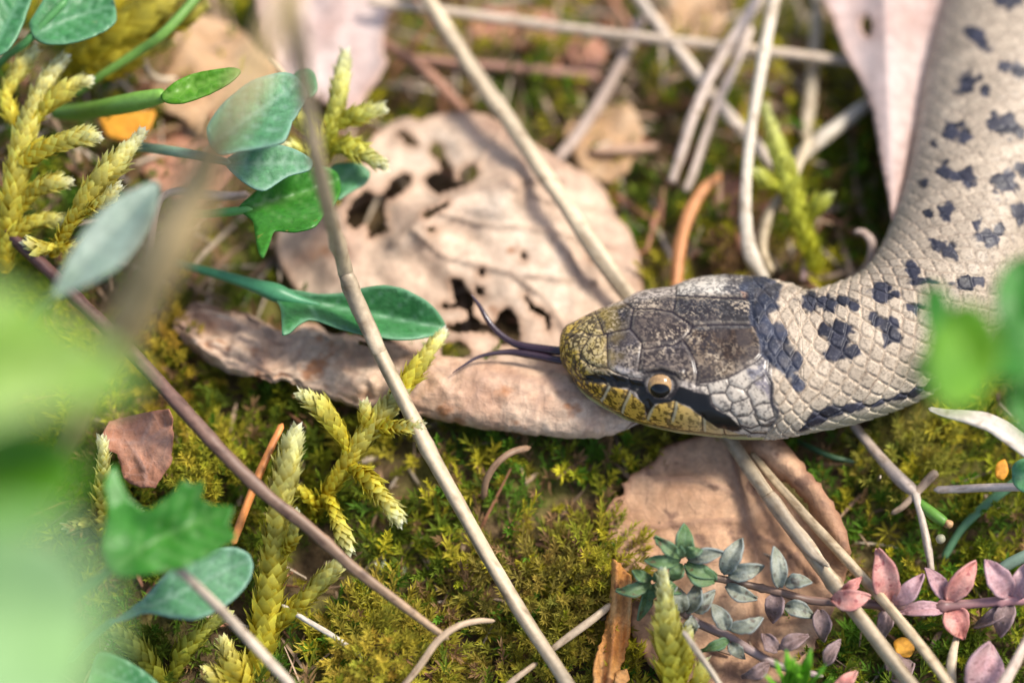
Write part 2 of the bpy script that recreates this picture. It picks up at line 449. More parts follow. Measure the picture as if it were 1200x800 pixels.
# ------------------------------------------------------------------ leaf builder
def jagged(poly, step, amp, seed):
    """resample a closed outline and roughen it"""
    rng = np.random.default_rng(seed)
    poly = np.asarray(poly, float); out = []
    for a, b in zip(poly, np.roll(poly, -1, 0)):
        L = np.hypot(*(b - a)); k = max(1, int(L / step)); nr = np.array([-(b - a)[1], (b - a)[0]]) / max(L, 1e-6)
        for i in range(k):
            j = rng.normal(0, amp) if amp else 0
            out.append(a + (b - a) * (i / k) + nr * j)
    return np.array(out)

def smooth_poly(poly, n=None):
    poly = np.asarray(poly, float)
    m = len(poly); per = 4
    out = []
    for i in range(m):
        p0, p1, p2, p3 = poly[(i - 1) % m], poly[i], poly[(i + 1) % m], poly[(i + 2) % m]
        for u in np.arange(per) / per:
            # centripetal-safe: reduced tension
            t1 = (p2 - p0) * .38; t2 = (p3 - p1) * .38
            out.append((2 * u ** 3 - 3 * u * u + 1) * p1 + (u ** 3 - 2 * u * u + u) * t1 + (-2 * u ** 3 + 3 * u * u) * p2 + (u ** 3 - u * u) * t2)
    return np.array(out)

def blade_mesh(name, outline, hfun, mat, holes=(), step=6, amp=0.0, veins=(), vein_h=.03, vein_w=2.5, thick=.02, rim=4, seed=1, smooth=True):
    out = smooth_poly(outline) if smooth else np.asarray(outline, float)
    out = jagged(out, step, amp, seed)
    hs = [jagged(smooth_poly(h), step * .6, amp * 1.3, seed + 5 + i) for i, h in enumerate(holes)]
    x0, y0 = out.min(0); x1, y1 = out.max(0)
    gx, gy = np.meshgrid(np.arange(x0, x1, step), np.arange(y0, y1, step * .9), indexing='ij')
    gx = gx + (np.arange(gx.shape[1]) % 2)[None, :] * step * .5
    g = np.stack([gx, gy], -1).reshape(-1, 2)
    d = sdist(g, out)
    ok = d < -step * .45
    for h in hs: ok &= sdist(g, h) > step * .4
    g = g[ok]
    pts = [Vector((float(p[0]), float(p[1]))) for p in out]
    edges = [(i, (i + 1) % len(out)) for i in range(len(out))]
    for h in hs:
        b = len(pts); pts += [Vector((float(p[0]), float(p[1]))) for p in h]
        edges += [(b + i, b + (i + 1) % len(h)) for i in range(len(h))]
    pts += [Vector((float(p[0]), float(p[1]))) for p in g]
    v, e, f, *_ = delaunay_2d_cdt(pts, edges, [], 0, 1e-4, False)
    V2 = np.array([(a.x, a.y) for a in v]); T = np.array([t for t in f if len(t) == 3])
    c = V2[T].mean(1)
    ok = inside(c, out)
    for h in hs: ok &= ~inside(c, h)
    T = T[ok]
    used = np.unique(T); rem = -np.ones(len(V2), int); rem[used] = np.arange(len(used)); V2 = V2[used]; T = rem[T]
    hgt = hfun(V2[:, 0], V2[:, 1])
    vein = np.zeros(len(V2))
    for vl in veins:
        w = vein_w
        if len(vl) == 2 and isinstance(vl[1], (int, float)): vl, w = vl
        vein = np.maximum(vein, np.exp(-(seg_dist(V2, vl) / w) ** 2))
    hgt = hgt + vein * vein_h
    ed = -sdist(V2, out)
    for h in hs: ed = np.minimum(ed, np.abs(sdist(V2, h)))
    rimv = np.exp(-(ed / max(rim, .1)) ** 2)
    W = P(V2[:, 0], V2[:, 1], hgt)
    return solid(name, W, T, np.stack([vein * .7, rimv * .8, np.zeros_like(vein)], -1), thick, mat)

def solid(name, W, T, col, thick, mat):
    a, b, c = W[T[:, 0]], W[T[:, 1]], W[T[:, 2]]
    fn = np.cross(b - a, c - a)
    flip = fn[:, 2] < 0
    if flip.mean() > .5: T = T[:, ::-1]; fn = -fn
    n = np.zeros_like(W)
    for k in range(3): np.add.at(n, T[:, k], fn)
    n = nrm(n)
    nv = len(W)
    V = np.vstack([W, W - n * thick])
    E = np.concatenate([T[:, [0, 1]], T[:, [1, 2]], T[:, [2, 0]]])
    key = E.min(1).astype(np.int64) * nv + E.max(1)
    u, ix, ct = np.unique(key, return_index=True, return_counts=True)
    be = E[ix[ct == 1]]
    s1 = np.stack([be[:, 0], be[:, 0] + nv, be[:, 1] + nv], -1); s2 = np.stack([be[:, 0], be[:, 1] + nv, be[:, 1]], -1)
    F = np.vstack([T, T[:, ::-1] + nv, s1, s2])
    return make_mesh(name, V, F, np.vstack([col, col]), True, mat)

def H(h, gx=0, gy=0, cx=0, cy=0, bowl=0, R=100, wav=0, ws=.02, seed=3):
    """height over the frame: plane + bowl + waves (cm per 100 px)"""
    def f(x, y):
        r2 = ((x - cx) ** 2 + (y - cy) ** 2) / R ** 2
        z = h + gx * (x - cx) / 100 + gy * (y - cy) / 100 + bowl * r2
        if wav: z = z + wav * 2 * (fbm(np.stack([x, y], -1), ws, 3, seed) - .5)
        return z
    return f

def tube_mesh(name, pts, mat, col, n=None, sides=12, flat=1.0, streak=.25, seed=0, nodes=(), tipcol=None, endtaper=True, wob=0.0):
    """pts: (px, py, height, radius in px)"""
    pts = np.asarray(pts, float)
    L = np.abs(np.diff(pts[:, :2], axis=0)).sum()
    n = n or int(max(10, min(150, L / 6)))
    c = catmull(pts, n)
    C = P(c[:, 0], c[:, 1], c[:, 2]); R = np.maximum(c[:, 3] * (.80 if name == 'dry_straw' else .92 if mat is M['stalk'] else 1), .3) / 100
    t = np.linspace(0, 1, n)
    if wob:
        C = C + wob * (np.stack([fbm(np.stack([t * 9, 0 * t + k * 7 + seed], -1), 1, 2, seed + k) for k in range(3)], -1) - .5)
    for u, s in nodes:
        R = R * (1 + s * np.exp(-((t - u) / .008) ** 2))
    R = R * (1 + .12 * (fbm(np.stack([t * L / 25, 0 * t + seed], -1), 1, 2, seed) - .5))
    if endtaper:
        R = R * np.clip(np.minimum(t, 1 - t) * n / 1.2 + .25, 0, 1)
    T = nrm(np.gradient(C, axis=0))
    ref = np.array([0, 0, 1.0]); S = nrm(np.cross(T, ref)); U = nrm(np.cross(S, T))
    a = np.linspace(0, 2 * math.pi, sides, endpoint=False)
    if mat is M['stalk']:
        aa = a[None] + 2.0 * t[:, None]
        rough = 1 + .09 * np.cos(3 * aa + seed) + .16 * (vnoise(np.stack([np.broadcast_to(a[None] * 1.3, (n, sides)), np.broadcast_to(t[:, None] * L / 40, (n, sides))], -1), 1, seed + 40) - .5)
        RR = R[:, None] * rough
    else: RR = np.broadcast_to(R[:, None], (n, sides))
    V = C[:, None] + RR[..., None] * (S[:, None] * np.cos(a)[None, :, None] + U[:, None] * np.sin(a)[None, :, None] * flat)
    sn = vnoise(np.stack([np.broadcast_to(a[None] * 2.2 + seed * 3.1, (n, sides)), np.broadcast_to(t[:, None] * L / 120, (n, sides))], -1), 1, seed)
    ln = fbm(np.stack([t * L / 45, 0 * t + seed * 1.7], -1), 1, 3, seed + 3)
    base = np.array(col, float)[None, None] * np.ones((n, sides, 1))
    if tipcol is not None:
        tt = t[:, None, None] ** 2.2
        base = base * (1 - tt) + np.array(tipcol)[None, None] * tt
    Cc = base * (1 + streak * 2 * (sn - .5))[..., None] * (1 + .35 * (ln - .5))[:, None, None]
    if mat is M['stalk']:
        gq = np.stack([np.broadcast_to(a[None] * 1.1 + seed, (n, sides)), np.broadcast_to(t[:, None] * L / 14, (n, sides))], -1)
        st = sstep(.60, .76, fbm(gq, 1, 3, seed + 70))[..., None] * .65
        Cc = Cc * (1 - st) + np.array(col) * np.array([.42, .34, .26]) * st
    i = np.arange(n * sides).reshape(n, sides); j = np.roll(i, -1, 1)
    F = np.stack([i[:-1], j[:-1], j[1:], i[1:]], -1).reshape(-1, 4)
    Vv = V.reshape(-1, 3); k = len(Vv)
    Vv = np.vstack([Vv, C[0], C[-1]]); Cv = np.vstack([Cc.reshape(-1, 3), Cc[0, :1], Cc[-1, :1]])
    cap = []
    for s in range(sides):
        s2 = (s + 1) % sides
        cap.append((k, s2, s, s)); cap.append((k + 1, (n - 1) * sides + s, (n - 1) * sides + s2, (n - 1) * sides + s2))
    # caps as triangles: build separately
    Ft = np.vstack([F[:, [0, 1, 2]], F[:, [0, 2, 3]], np.array(cap)[:, :3]])
    return make_mesh(name, Vv, Ft, Cv, True, mat)

# ------------------------------------------------------------------ the snake
def build_snake():
    Tt = np.array([(655.2, 405), (655.6, 399), (656.6, 392), (659, 387), (665, 381), (681, 373), (698, 364.6), (715, 358), (731, 352), (747, 342.5), (764, 338.5), (788, 336), (805, 328.5), (827, 323.5), (854, 321.4), (874, 322.5), (898, 325), (911, 329), (937, 335)])
    Bb = np.array([(655.2, 405), (655.6, 411), (656.6, 419), (659, 427), (665, 437.5), (678.5, 456), (691, 467), (706, 476.5), (731, 490), (758, 498.5), (794, 506), (832, 510), (860, 513), (887, 513.5), (915, 511.5), (937, 507.5)])
    hx = np.concatenate([np.linspace(655.2, 660, 22)[:-1], np.linspace(660, 932, 272)])
    tY = np.interp(hx, Tt[:, 0], Tt[:, 1]); bY = np.interp(hx, Bb[:, 0], Bb[:, 1])
    # light smoothing of the outline away from the tip
    k = np.ones(9) / 9
    for arr in (tY, bY):
        s = np.convolve(np.pad(arr, 4, 'edge'), k, 'valid'); w = sstep(662, 680, hx); arr[:] = arr * (1 - w) + s * w
    bod = catmull([(932, 421.5, 86.5), (955, 421, 81.5), (985, 415.5, 80.5), (1020, 404, 80.5), (1055, 387, 81), (1087, 359, 83), (1113, 322, 86), (1133, 278, 88), (1147, 228, 88), (1157, 170, 87), (1168, 100, 87), (1185, 30, 87), (1205, -40, 87), (1228, -120, 87), (1250, -210, 86)], 620)[1:]
    cx = np.concatenate([hx, bod[:, 0]]); cy = np.concatenate([(tY + bY) / 2, bod[:, 1]]); e = np.concatenate([(bY - tY) / 2, bod[:, 2]])
    ns = len(cx)
    arc = np.concatenate([[0], np.cumsum(np.hypot(np.diff(cx), np.diff(cy)))]) / 100
    zax = np.interp(arc, [0, .5, 2.0, 2.9, 4.0, 6, 12], [1.02, 1.06, 1.02, .95, .86, .82, .80])
    kk = np.interp(arc, [0, .4, 1.0, 1.9, 2.7, 3.4, 4.5, 12], [.82, .78, .70, .58, .62, .80, .90, .92])
    nn = np.interp(arc, [0, .5, 2.5, 3.2, 12], [2.0, 2.35, 2.35, 2.1, 2.05])
    roll = np.radians(np.interp(arc, [0, 2.6, 3.8, 5.0, 12], [7, 7, 4, 0, 0]))
    C = P(cx, cy, zax)
    Tn = np.gradient(C, axis=0)
    Tn[:40] = [1, 0, 0]
    Tn[:, 2] *= 0.3
    Tn = nrm(Tn)
    # keep the snout's cross-sections upright, then ease into the path's own direction
    wgt = sstep(2.55, 3.0, arc)[:, None]
    Tn = nrm(np.array([1.0, 0, 0]) * (1 - wgt) + Tn * wgt)
    kern = np.ones(41) / 41
    for c_ in range(3): Tn[:, c_] = np.convolve(np.pad(Tn[:, c_], 20, 'edge'), kern, 'valid')
    Tn = nrm(Tn)
    L0 = nrm(np.cross(Tn, [0, 0, 1.0]))          # toward the viewer at the head
    U0 = nrm(np.cross(L0, Tn))
    cr, sr = np.cos(roll)[:, None], np.sin(roll)[:, None]
    Lv = L0 * cr + U0 * sr; Uv = U0 * cr - L0 * sr
    # angles round the body, denser on the side in view
    th = np.concatenate([np.linspace(-180, -95, 26, endpoint=False), np.linspace(-95, 150, 360, endpoint=False), np.linspace(150, 180, 10, endpoint=False)])
    th = np.radians(th); nt_ = len(th)
    def sup(a, n):
        s, c = np.sin(a), np.cos(a)
        return np.sign(s) * np.abs(s) ** (2 / n), np.sign(c) * np.abs(c) ** (2 / n)
    ths = np.radians(np.arange(0, 360, 2.0))
    ximg = nrm(np.stack([np.gradient(cx), np.gradient(cy)], -1)); ximg[:300] = [1, 0]
    nimg = np.stack([-ximg[:, 1], ximg[:, 0]], -1)
    cam_n = RIGHT[None] * nimg[:, :1] - UPV[None] * nimg[:, 1:]
    aL = (Lv * cam_n).sum(1); aU = (Uv * cam_n).sum(1)
    w = np.zeros(ns)
    dep = (C - CAMPOS) @ FWD
    for i in range(ns):
        lx, uz = sup(ths, nn[i])
        ext = np.abs(aL[i] * lx + aU[i] * kk[i] * uz).max()
        w[i] = e[i] / 100 * dep[i] / DIST / ext
    def surf(t, flip=1):
        lx, uz = sup(t[None, :], nn[:, None])
        lx = lx * flip
        return C[:, None] + (w[:, None] * lx)[..., None] * Lv[:, None] + (w * kk)[:, None, None] * uz[..., None] * Uv[:, None], lx, uz
    B, lx, uz = surf(th)
    Bm, _, _ = surf(th, -1)
    def normals(B):
        ds = np.gradient(B, axis=0); dt = np.roll(B, -1, 1) - np.roll(B, 1, 1)
        return nrm(np.cross(dt, ds))
    N = normals(B)
    out = (N * (B - C[:, None])).sum(-1)
    if out[ns // 2].mean() < 0: N = -N
    view = nrm(CAMPOS - B)
    facing = (N * view).sum(-1)
    q, _ = proj(B); qm, _ = proj(Bm)
    TH = np.broadcast_to(th[None], (ns, nt_))
    use_m = (facing < 0.0) & (TH < 0)
    q = np.where(use_m[..., None], qm, q)
    belly = (np.abs(TH) > math.radians(118)) | ((facing < -.02) & (TH > 0))
    arcg = np.broadcast_to(arc[:, None], (ns, nt_))

    # --- body scale lattice
    DU, DT = .172, .185
    a_ = arcg / DU; b_ = TH / DT
    wq = np.stack([arcg * 1.6, TH * 1.6], -1)
    aw = a_ + .55 * (fbm(wq, 1, 2, 61) - .5); bw = b_ + .55 * (fbm(wq, 1, 2, 62) - .5)
    best = np.full((ns, nt_), 9.0); sec = np.full((ns, nt_), 9.0); lu = np.zeros((ns, nt_)); sid = np.zeros((ns, nt_)); sj = np.zeros((ns, nt_), int); sa_ = np.zeros((ns, nt_))
    j0 = np.round(bw).astype(int)
    for dj in (-2, -1, 0, 1, 2):
        j = j0 + dj
        offs = .5 * (j & 1)
        i0 = np.round(aw - offs)
        for di in (-1, 0, 1):
            sx = i0 + di + offs
            jx = (hash3(sx * 2, j, j * 0, 4) - .5) * .16
            jy = (hash3(sx * 2, j, j * 0, 5) - .5) * .16
            dv = (bw - j - jy) * .56
            du = aw - sx - jx + .35 * dv * dv * 2
            d = (np.abs(du) ** 1.6 + np.abs(dv) ** 1.6) ** (1 / 1.6)
            nb = d < best
            sec = np.where(nb, best, np.minimum(sec, d))
            lu = np.where(nb, du, lu); sa_ = np.where(nb, sx, sa_); sj = np.where(nb, j, sj)
            best = np.where(nb, d, best)
    edge = sec - best                                   # 0 on the seams
    rnd = hash3(sa_ * 2, sj, sj * 0, 9)
    # centre of every scale, in the frame, for markings that keep to whole scales
    si = np.clip(np.searchsorted(arc, (sa_ * DU).ravel()), 0, ns - 1).reshape(ns, nt_)
    tj = np.clip(np.searchsorted(th, (sj * DT).ravel()), 0, nt_ - 1).reshape(ns, nt_)
    qc = q[si, tj]
    qb = q * .74 + qc * .26

    # --- head shields: seams traced as lines
    seams = [
        [(681, 386), (692.5, 393), (705, 392.5), (712, 390.5)], [(692.5, 393), (683, 408), (681, 411), (680, 419), (689, 425.6), (700, 430), (712.5, 431)],
        [(697, 365), (704, 380), (707.5, 390), (712, 391)], [(712, 391), (722.5, 388), (738.5, 385)], [(712, 391), (711.5, 406), (712.5, 431)],
        [(743, 361), (740.5, 372.5), (738.5, 385)], [(738.5, 385), (745, 392), (752.5, 402), (750, 421), (748, 434)],
        [(712.5, 431), (721, 436), (737.5, 442), (754, 444)], [(752.5, 408), (759, 408.5), (775, 405.5), (790, 404), (801, 397.5), (807.5, 390), (812, 382.5)],
        [(743, 361.5), (765, 361.5), (788, 365.5), (801, 374.5), (812, 382)], [(731, 354), (743, 361.5)], [(792.5, 337), (792.5, 345), (791, 358), (788, 366)],
        [(754, 437), (775, 434), (791, 438.5), (797, 445)], [(801, 399), (805.5, 405), (814, 421), (817, 436), (816, 451)],
        [(812, 382), (830, 380.5), (852, 380), (882.5, 381)],
        [(818, 449), (835, 446.5), (853, 442.5), (872, 432), (886, 424), (893, 416), (893.5, 402), (889, 391), (883, 382), (882.5, 368), (881, 354), (874, 348)],
        [(792.5, 346), (815, 347), (850, 349), (874, 350)],
        [(817, 451), (829, 452), (832, 461.5), (850, 460), (854.5, 450), (853, 443)], [(854, 450), (862, 453), (872, 456.5), (880, 450), (893, 441), (900, 435), (901, 421), (894, 415)],
        [(850, 460), (854.5, 468), (860, 472), (874, 467.5), (877, 465), (872, 457)], [(880, 452), (875, 458.5), (880, 467.5), (883, 476.5), (893.5, 472), (903, 472), (904.5, 450), (898, 440)],
        [(832, 462), (835, 473.5), (847, 482.5), (856, 480), (858, 472)], [(857, 474), (856, 482.5), (862, 488.5), (877, 487), (883, 480), (879, 469)],
        [(863, 489), (868, 499), (880, 502), (890.5, 498), (884, 486)], [(884, 479), (888, 490), (898, 493), (908, 488), (904, 472)],
        [(890, 498), (900, 500), (910, 494), (918, 488)], [(904, 472), (914, 470), (922, 462)], [(868, 500), (880, 507), (900, 508)],
        [(704, 446), (712, 452), (705, 466), (702, 469)], [(738, 455), (735, 463), (729, 475), (727, 483)], [(759, 470), (763, 478), (757, 490)], [(791, 470), (789, 482), (786, 492)], [(823, 488), (823.5, 504)], [(848, 502), (850, 511)],
        [(681, 419), (675, 425), (674, 436), (680, 443), (690, 446)], [(664, 398), (670, 394), (681, 386)], [(690, 441), (700, 438), (712, 441)],
        [(712, 437), (718, 441), (722, 452)], [(737, 443), (739, 454)], [(754, 446), (748, 456)],
    ]
    mouth = [(662, 432), (672, 447), (686, 460), (705, 473), (720, 482), (737, 490), (754, 496), (790, 503.5), (823, 507.5), (850, 510.5), (874, 510.5)]
    hd = arc < 2.75
    hi = np.where(hd)[0][-1] + 1
    qh = q[:hi]
    ds = np.full(qh.shape[:2], 99.0)
    for s in seams: ds = np.minimum(ds, seg_dist(qh, s))
    dm = seg_dist(qh, mouth)
    headpoly = [(640, 300), (872, 300), (884, 330), (884, 352), (886, 380), (896, 396), (898, 414), (904, 424), (905, 448), (906, 470), (914, 480), (905, 500), (890, 520), (640, 560)]
    sdh = sdist(qh, headpoly)
    inhead = np.zeros((ns, nt_)); inhead[:hi] = 1 - sstep(-1.5, 1.5, sdh)
    seam = np.zeros((ns, nt_)); seam[:hi] = np.exp(-(ds / 1.0) ** 2) * inhead[:hi]
    seamw = np.zeros((ns, nt_)); seamw[:hi] = np.exp(-(ds / 2.6) ** 2) * inhead[:hi]
    mth = np.zeros((ns, nt_)); mth[:hi] = np.exp(-(dm / 1.5) ** 2)

    # --- relief (cm)
    lat = 1 - inhead
    bellym = np.where(belly, .25, 1.0)
    soft = 1 - .55 * sstep(4.0, 5.2, arcg)
    dome = sstep(0, .26, edge)
    disp = soft * lat * bellym * (.020 * dome + .022 * (lu + .15) * dome - .004)
    disp += inhead * (.010 - .014 * seamw + .006 * (fbm(B, 8, 2, 97) - .5)) - .02 * mth
    disp *= sstep(0, .12, arcg)
    # eye socket and brow
    eye_px = np.array([773.5, 451.5])
    de = np.hypot((q[..., 0] - eye_px[0]), (q[..., 1] - eye_px[1]) * 1.15)
    nearside = (TH > 0)
    disp += np.where(nearside, -.05 * np.exp(-(de / 16) ** 2), 0)
    brow = np.exp(-(seg_dist(q, [(756, 434), (775, 430), (795, 437)]) / 5.0) ** 2)
    disp += .040 * brow * nearside
    lore = np.exp(-(seg_dist(q, [(694, 444), (720, 446), (750, 455)]) / 6.0) ** 2)
    disp -= .035 * lore * nearside
    V = B + N * disp[..., None]

    # --- pigment
    fine = vnoise(B, 46, 1) * .6 + vnoise(B, 78, 2) * .4
    med = fbm(B, 16, 2, 3)
    big = fbm(B, 2.0, 3, 6)
    def mixc(c, m, col):
        return c * (1 - m[..., None]) + np.array(col) * m[..., None]
    # trunk
    base = np.array([.365, .295, .215]) * (.86 + .28 * rnd[..., None]) * (.9 + .2 * big[..., None])
    side = sstep(math.radians(48), math.radians(85), np.abs(TH))
    base = mixc(base, side * .5, (.43, .38, .29))
    base = base * (1 - .13 * sstep(3.6, 5.0, arcg))[..., None]
    base = base * (1 - .34 * (fine < .38)[..., None]) * (1 + .16 * (fine > .64)[..., None]) * (.80 + .4 * fbm(B, 7, 2, 91))[..., None]
    # pale centre, darker rear corner of every scale
    base = base * (1.06 - .12 * sstep(.2, .55, lu)[..., None])
    base = mixc(base, (.30 + .75 * sstep(.35, .65, fbm(B, 5, 2, 92))) * .8 * soft * np.exp(-(edge / .06) ** 2), (.13, .085, .06))
    dot = np.exp(-(((lu - .30) / .07) ** 2 + (best / .5) ** 4)) * (rnd > .55)
    base = mixc(base, dot * .5, (.12, .09, .07))
    spots = []
    def sp(x, y, rx, ry=None, ang=0): spots.append((x, y, rx * 1.14 + 1, (ry or rx) * 1.14 + 1, ang))
    for s in [(1143, 40, 11, 6, 30), (1153, 52, 8), (1180, 2, 16, 7, 0), (1180, 78, 6), (1197, 84, 9), (1133, 98, 13, 12), (1154, 108, 7, 5), (1165, 143, 6, 9), (1186, 149, 13, 13), (1116, 153, 8, 10), (1131, 156, 8, 9),
              (1107, 202, 8, 11), (1120, 207, 7, 4), (1133, 209, 9, 10), (1178, 214, 12, 14), (1110, 246, 10, 9), (1146, 261, 5, 9), (1160, 276, 13, 8), (1170, 270, 5, 8), (1098, 288, 10, 8), (1114, 294, 7, 9), (1070, 321, 8, 9), (1082, 329, 9, 5), (1068, 314, 4, 9), (1132, 331, 12, 8), (1142, 330, 8, 5),
              (1033, 344, 10, 9), (1041, 347, 9, 4), (1072, 360, 7, 6), (1030, 374, 9, 6, 20), (1043, 380, 10, 7, 10), (1046, 395, 10, 7), (1200, 200, 8), (1195, 250, 8, 10), (1088, 250, 4), (1082, 215, 5), (1095, 170, 4),
              (950, 356, 14, 10, 0), (968, 357, 14, 9, 0), (986, 353, 12, 5, -8), (1000, 357, 5, 6), (975, 388, 12, 10, 0), (990, 386, 10, 7), (984, 402, 13, 14), (980, 416, 14, 7), (997, 413, 11, 8, -20),
              (1222, 100, 9), (1215, 150, 9), (1235, 20, 12), (1170, -40, 12), (1220, -50, 12), (1195, -90, 12)]: sp(*s)
    nz = (fbm(B, 10, 3, 14) - .5)
    sm = np.zeros((ns, nt_))
    for x, y, rx, ry, an in spots:
        ca, sa = math.cos(math.radians(an)), math.sin(math.radians(an))
        dx, dy = qb[..., 0] - x, qb[..., 1] - y
        r = np.sqrt(((dx * ca + dy * sa) / rx) ** 2 + ((-dx * sa + dy * ca) / ry) ** 2)
        sm = np.maximum(sm, 1 - sstep(.74, 1.14, r + nz * 1.6))
    sm = sm * (TH > math.radians(-100))
    # dark nape collar, running down both sides of the neck
    nape = [(872, 318), (898, 320), (913, 333), (911, 358), (902, 372), (910, 380), (926, 391), (923, 406), (939, 416), (940, 432), (931, 438), (941, 448), (939, 459), (931, 456), (926, 444), (912, 434), (900, 425), (892, 414), (890, 395), (881, 380), (879, 352), (868, 338)]
    qn = qb * inhead[..., None] * 0 + (q * .75 + qc * .25) * lat[..., None] + q * inhead[..., None]
    nm = np.zeros((ns, nt_)); h2 = np.where(arc < 3.3)[0][-1]
    nm[:h2] = (1 - sstep(-2.5, 2, sdist(qn[:h2], nape) - 1.0 + nz[:h2] * 10)) * (.93 + .07 * sstep(.4, .6, fbm(B[:h2], 9, 2, 98)))
    stripe_up = [(936, 500), (943, 492), (952, 480.5), (975, 475.5), (997, 472.5), (1020, 472), (1050, 461), (1075, 453), (1100, 440)]
    stripe_lo = [(1100, 452), (1075, 463), (1050, 468), (1020, 477), (990, 484), (967, 491), (949, 500), (938, 505)]
    h3 = np.where(arc < 5.2)[0][-1]
    st = np.zeros((ns, nt_)); st[:h3] = 1 - sstep(-1.2, 1.2, sdist((q * .75 + qc * .25)[:h3], stripe_up + stripe_lo) + nz[:h3] * 4)
    # the stripe carries on along the flank as faint dark flecks
    flank = sstep(.60, .70, fbm(np.stack([arcg * 2.2, TH * 3], -1), 1, 2, 44)) * np.exp(-((np.abs(TH) - math.radians(97)) / .12) ** 2) * (arcg > 5)
    below = np.zeros((ns, nt_)); below[:h3] = sstep(0, 8, q[:h3, :, 1] - np.interp(q[:h3, :, 0], [a for a, _ in stripe_lo[::-1]], [b for _, b in stripe_lo[::-1]])) * (q[:h3, :, 0] > 936) * (TH[:h3] > 0)
    col = mixc(base, below * .6, (.33, .30, .19))
    sdark = np.array([.026, .026, .036]) * (.6 + .8 * rnd[..., None]) * (.55 + .9 * fbm(B, 12, 2, 95))[..., None] + (.05 * sstep(.62, .72, fine) * .6)[..., None]
    for m_ in (sm * lat, np.maximum(st, flank * .7)):
        col = col * (1 - m_[..., None]) + sdark * m_[..., None]
    # head
    hc = np.zeros_like(col); hc[:] = (.35, .30, .255)
    qx, qy = q[..., 0], q[..., 1]
    def zone(poly, color, soft=2.0, amt=1.0, warp=0.0):
        nonlocal hc
        m_ = np.zeros((ns, nt_)); m_[:hi] = amt * (1 - sstep(-soft, soft, sdist(qh, poly) + warp * nz[:hi] * 2))
        hc = mixc(hc, m_, color)
        return m_
    zone([(640, 340), (706, 340), (700, 366), (694, 385), (685, 400), (680, 420), (700, 450), (640, 470)], (.58, .365, .028), 4)
    zone([(694, 360), (700, 362), (712, 392), (712, 431), (690, 428), (678, 416), (684, 404), (690, 390), (676, 384), (682, 374)], (.50, .41, .27), 4)
    zone([(668, 392), (682, 388), (690, 396), (681, 411), (668, 410)], (.52, .43, .30), 3)
    zone([(700, 366), (742, 358), (739, 384), (712, 390)], (.10, .10, .125), 3, .85, 6)
    zone([(712, 392), (738, 386), (752, 402), (748, 434), (730, 436), (712, 428)], (.34, .315, .315), 3)
    zone([(722, 392), (738, 387), (748, 398), (742, 406), (728, 402)], (.20, .20, .25), 5, .8, 8)
    zone([(743, 363), (788, 366), (812, 382), (800, 397), (775, 405), (752, 406), (740, 386)], (.30, .255, .225), 2)
    zone([(785, 370), (812, 382), (798, 396), (780, 398)], (.12, .10, .105), 8, .8, 8)
    zone([(752, 410), (795, 402), (806, 408), (816, 432), (800, 440), (775, 433), (752, 436)], (.32, .28, .255), 2)
    zone([(775, 404), (800, 400), (806, 410), (784, 416)], (.15, .145, .18), 5, .8, 8)
    zone([(808, 386), (882, 381), (893, 404), (890, 418), (853, 442), (820, 448), (816, 425), (806, 404)], (.36, .29, .22), 2)
    zd = zone([(818, 384), (882, 383), (892, 404), (888, 418), (862, 428), (840, 412), (822, 410)], (.095, .062, .044), 7, .92, 16)
    zone([(790, 352), (800, 350), (878, 350), (881, 380), (814, 381), (792, 367)], (.115, .12, .135), 3, .95)
    zone([(806, 383), (880, 381), (880, 385), (820, 388)], (.11, .13, .16), 2, .8)  # bluish highlight along the parietal midline, painted into the colour
    zone([(792, 330), (852, 318), (856, 340), (846, 350), (800, 352), (792, 346)], (.45, .41, .345), 3)
    zone([(846, 322), (882, 320), (881, 352), (850, 350)], (.075, .07, .07), 3, .9, 8)
    zone([(868, 342), (876, 340), (878, 350), (872, 352)], (.36, .20, .13), 2, .7)
    zone([(817, 451), (854, 443), (886, 425), (897, 416), (906, 440), (912, 480), (905, 500), (880, 510), (860, 500), (832, 470)], (.38, .335, .275), 3)
    zone([(872, 433), (896, 420), (900, 436), (884, 446), (876, 443)], (.10, .10, .125), 3, .9, 5)
    zone([(884, 448), (898, 440), (904, 452), (903, 468), (896, 462)], (.12, .11, .14), 3, .85, 5)
    # speckling, dense on the crown
    dens = np.full((ns, nt_), .485)
    dens[:hi] = np.where(inside(qh, [(817, 451), (854, 443), (886, 425), (897, 416), (906, 440), (912, 480), (905, 500), (880, 515), (856, 505), (832, 470)]), .43, dens[:hi])
    spk = sstep(dens + .07, dens - .07, fine * .7 + med * .3) * .85
    hc = hc * (1 - .82 * spk[..., None]) + np.array([.022, .018, .020]) * .82 * spk[..., None]
    pale = sstep(.60, .68, fine * .75 + med * .25)
    crown = (1 - sstep(-3, 3, sdist(q, [(806, 386), (884, 381), (893, 404), (890, 418), (853, 442), (820, 448)]))) if True else 0
    dk = np.maximum(np.maximum(zd1, zd2), zd3) if False else zd
    hc = mixc(hc, pale * (.55 - .42 * dk), (.52, .45, .36))
    crownm = np.zeros((ns, nt_)); crownm[:hi] = 1 - sstep(-4, 4, sdist(qh, [(700, 366), (742, 354), (790, 346), (880, 346), (893, 404), (890, 418), (853, 442), (818, 449), (752, 436), (712, 428)]))
    hc = hc * (1 - crownm[..., None] * np.array([.60, .64, .68]))
    pale2 = sstep(.50, .62, fine * .65 + vnoise(B, 26, 55) * .35) * sstep(.42, .60, fbm(B, 5, 2, 56)) * .8
    hc = mixc(hc, pale2 * crownm * (.66 - .52 * zd), (.45, .365, .26))
    flk = sstep(.56, .40, vnoise(B, 30, 71) * .5 + fine * .5) * sstep(.42, .62, fbm(B, 3.2, 2, 72) + .06)
    smg = sstep(.50, .66, fbm(B, 4.5, 3, 73))
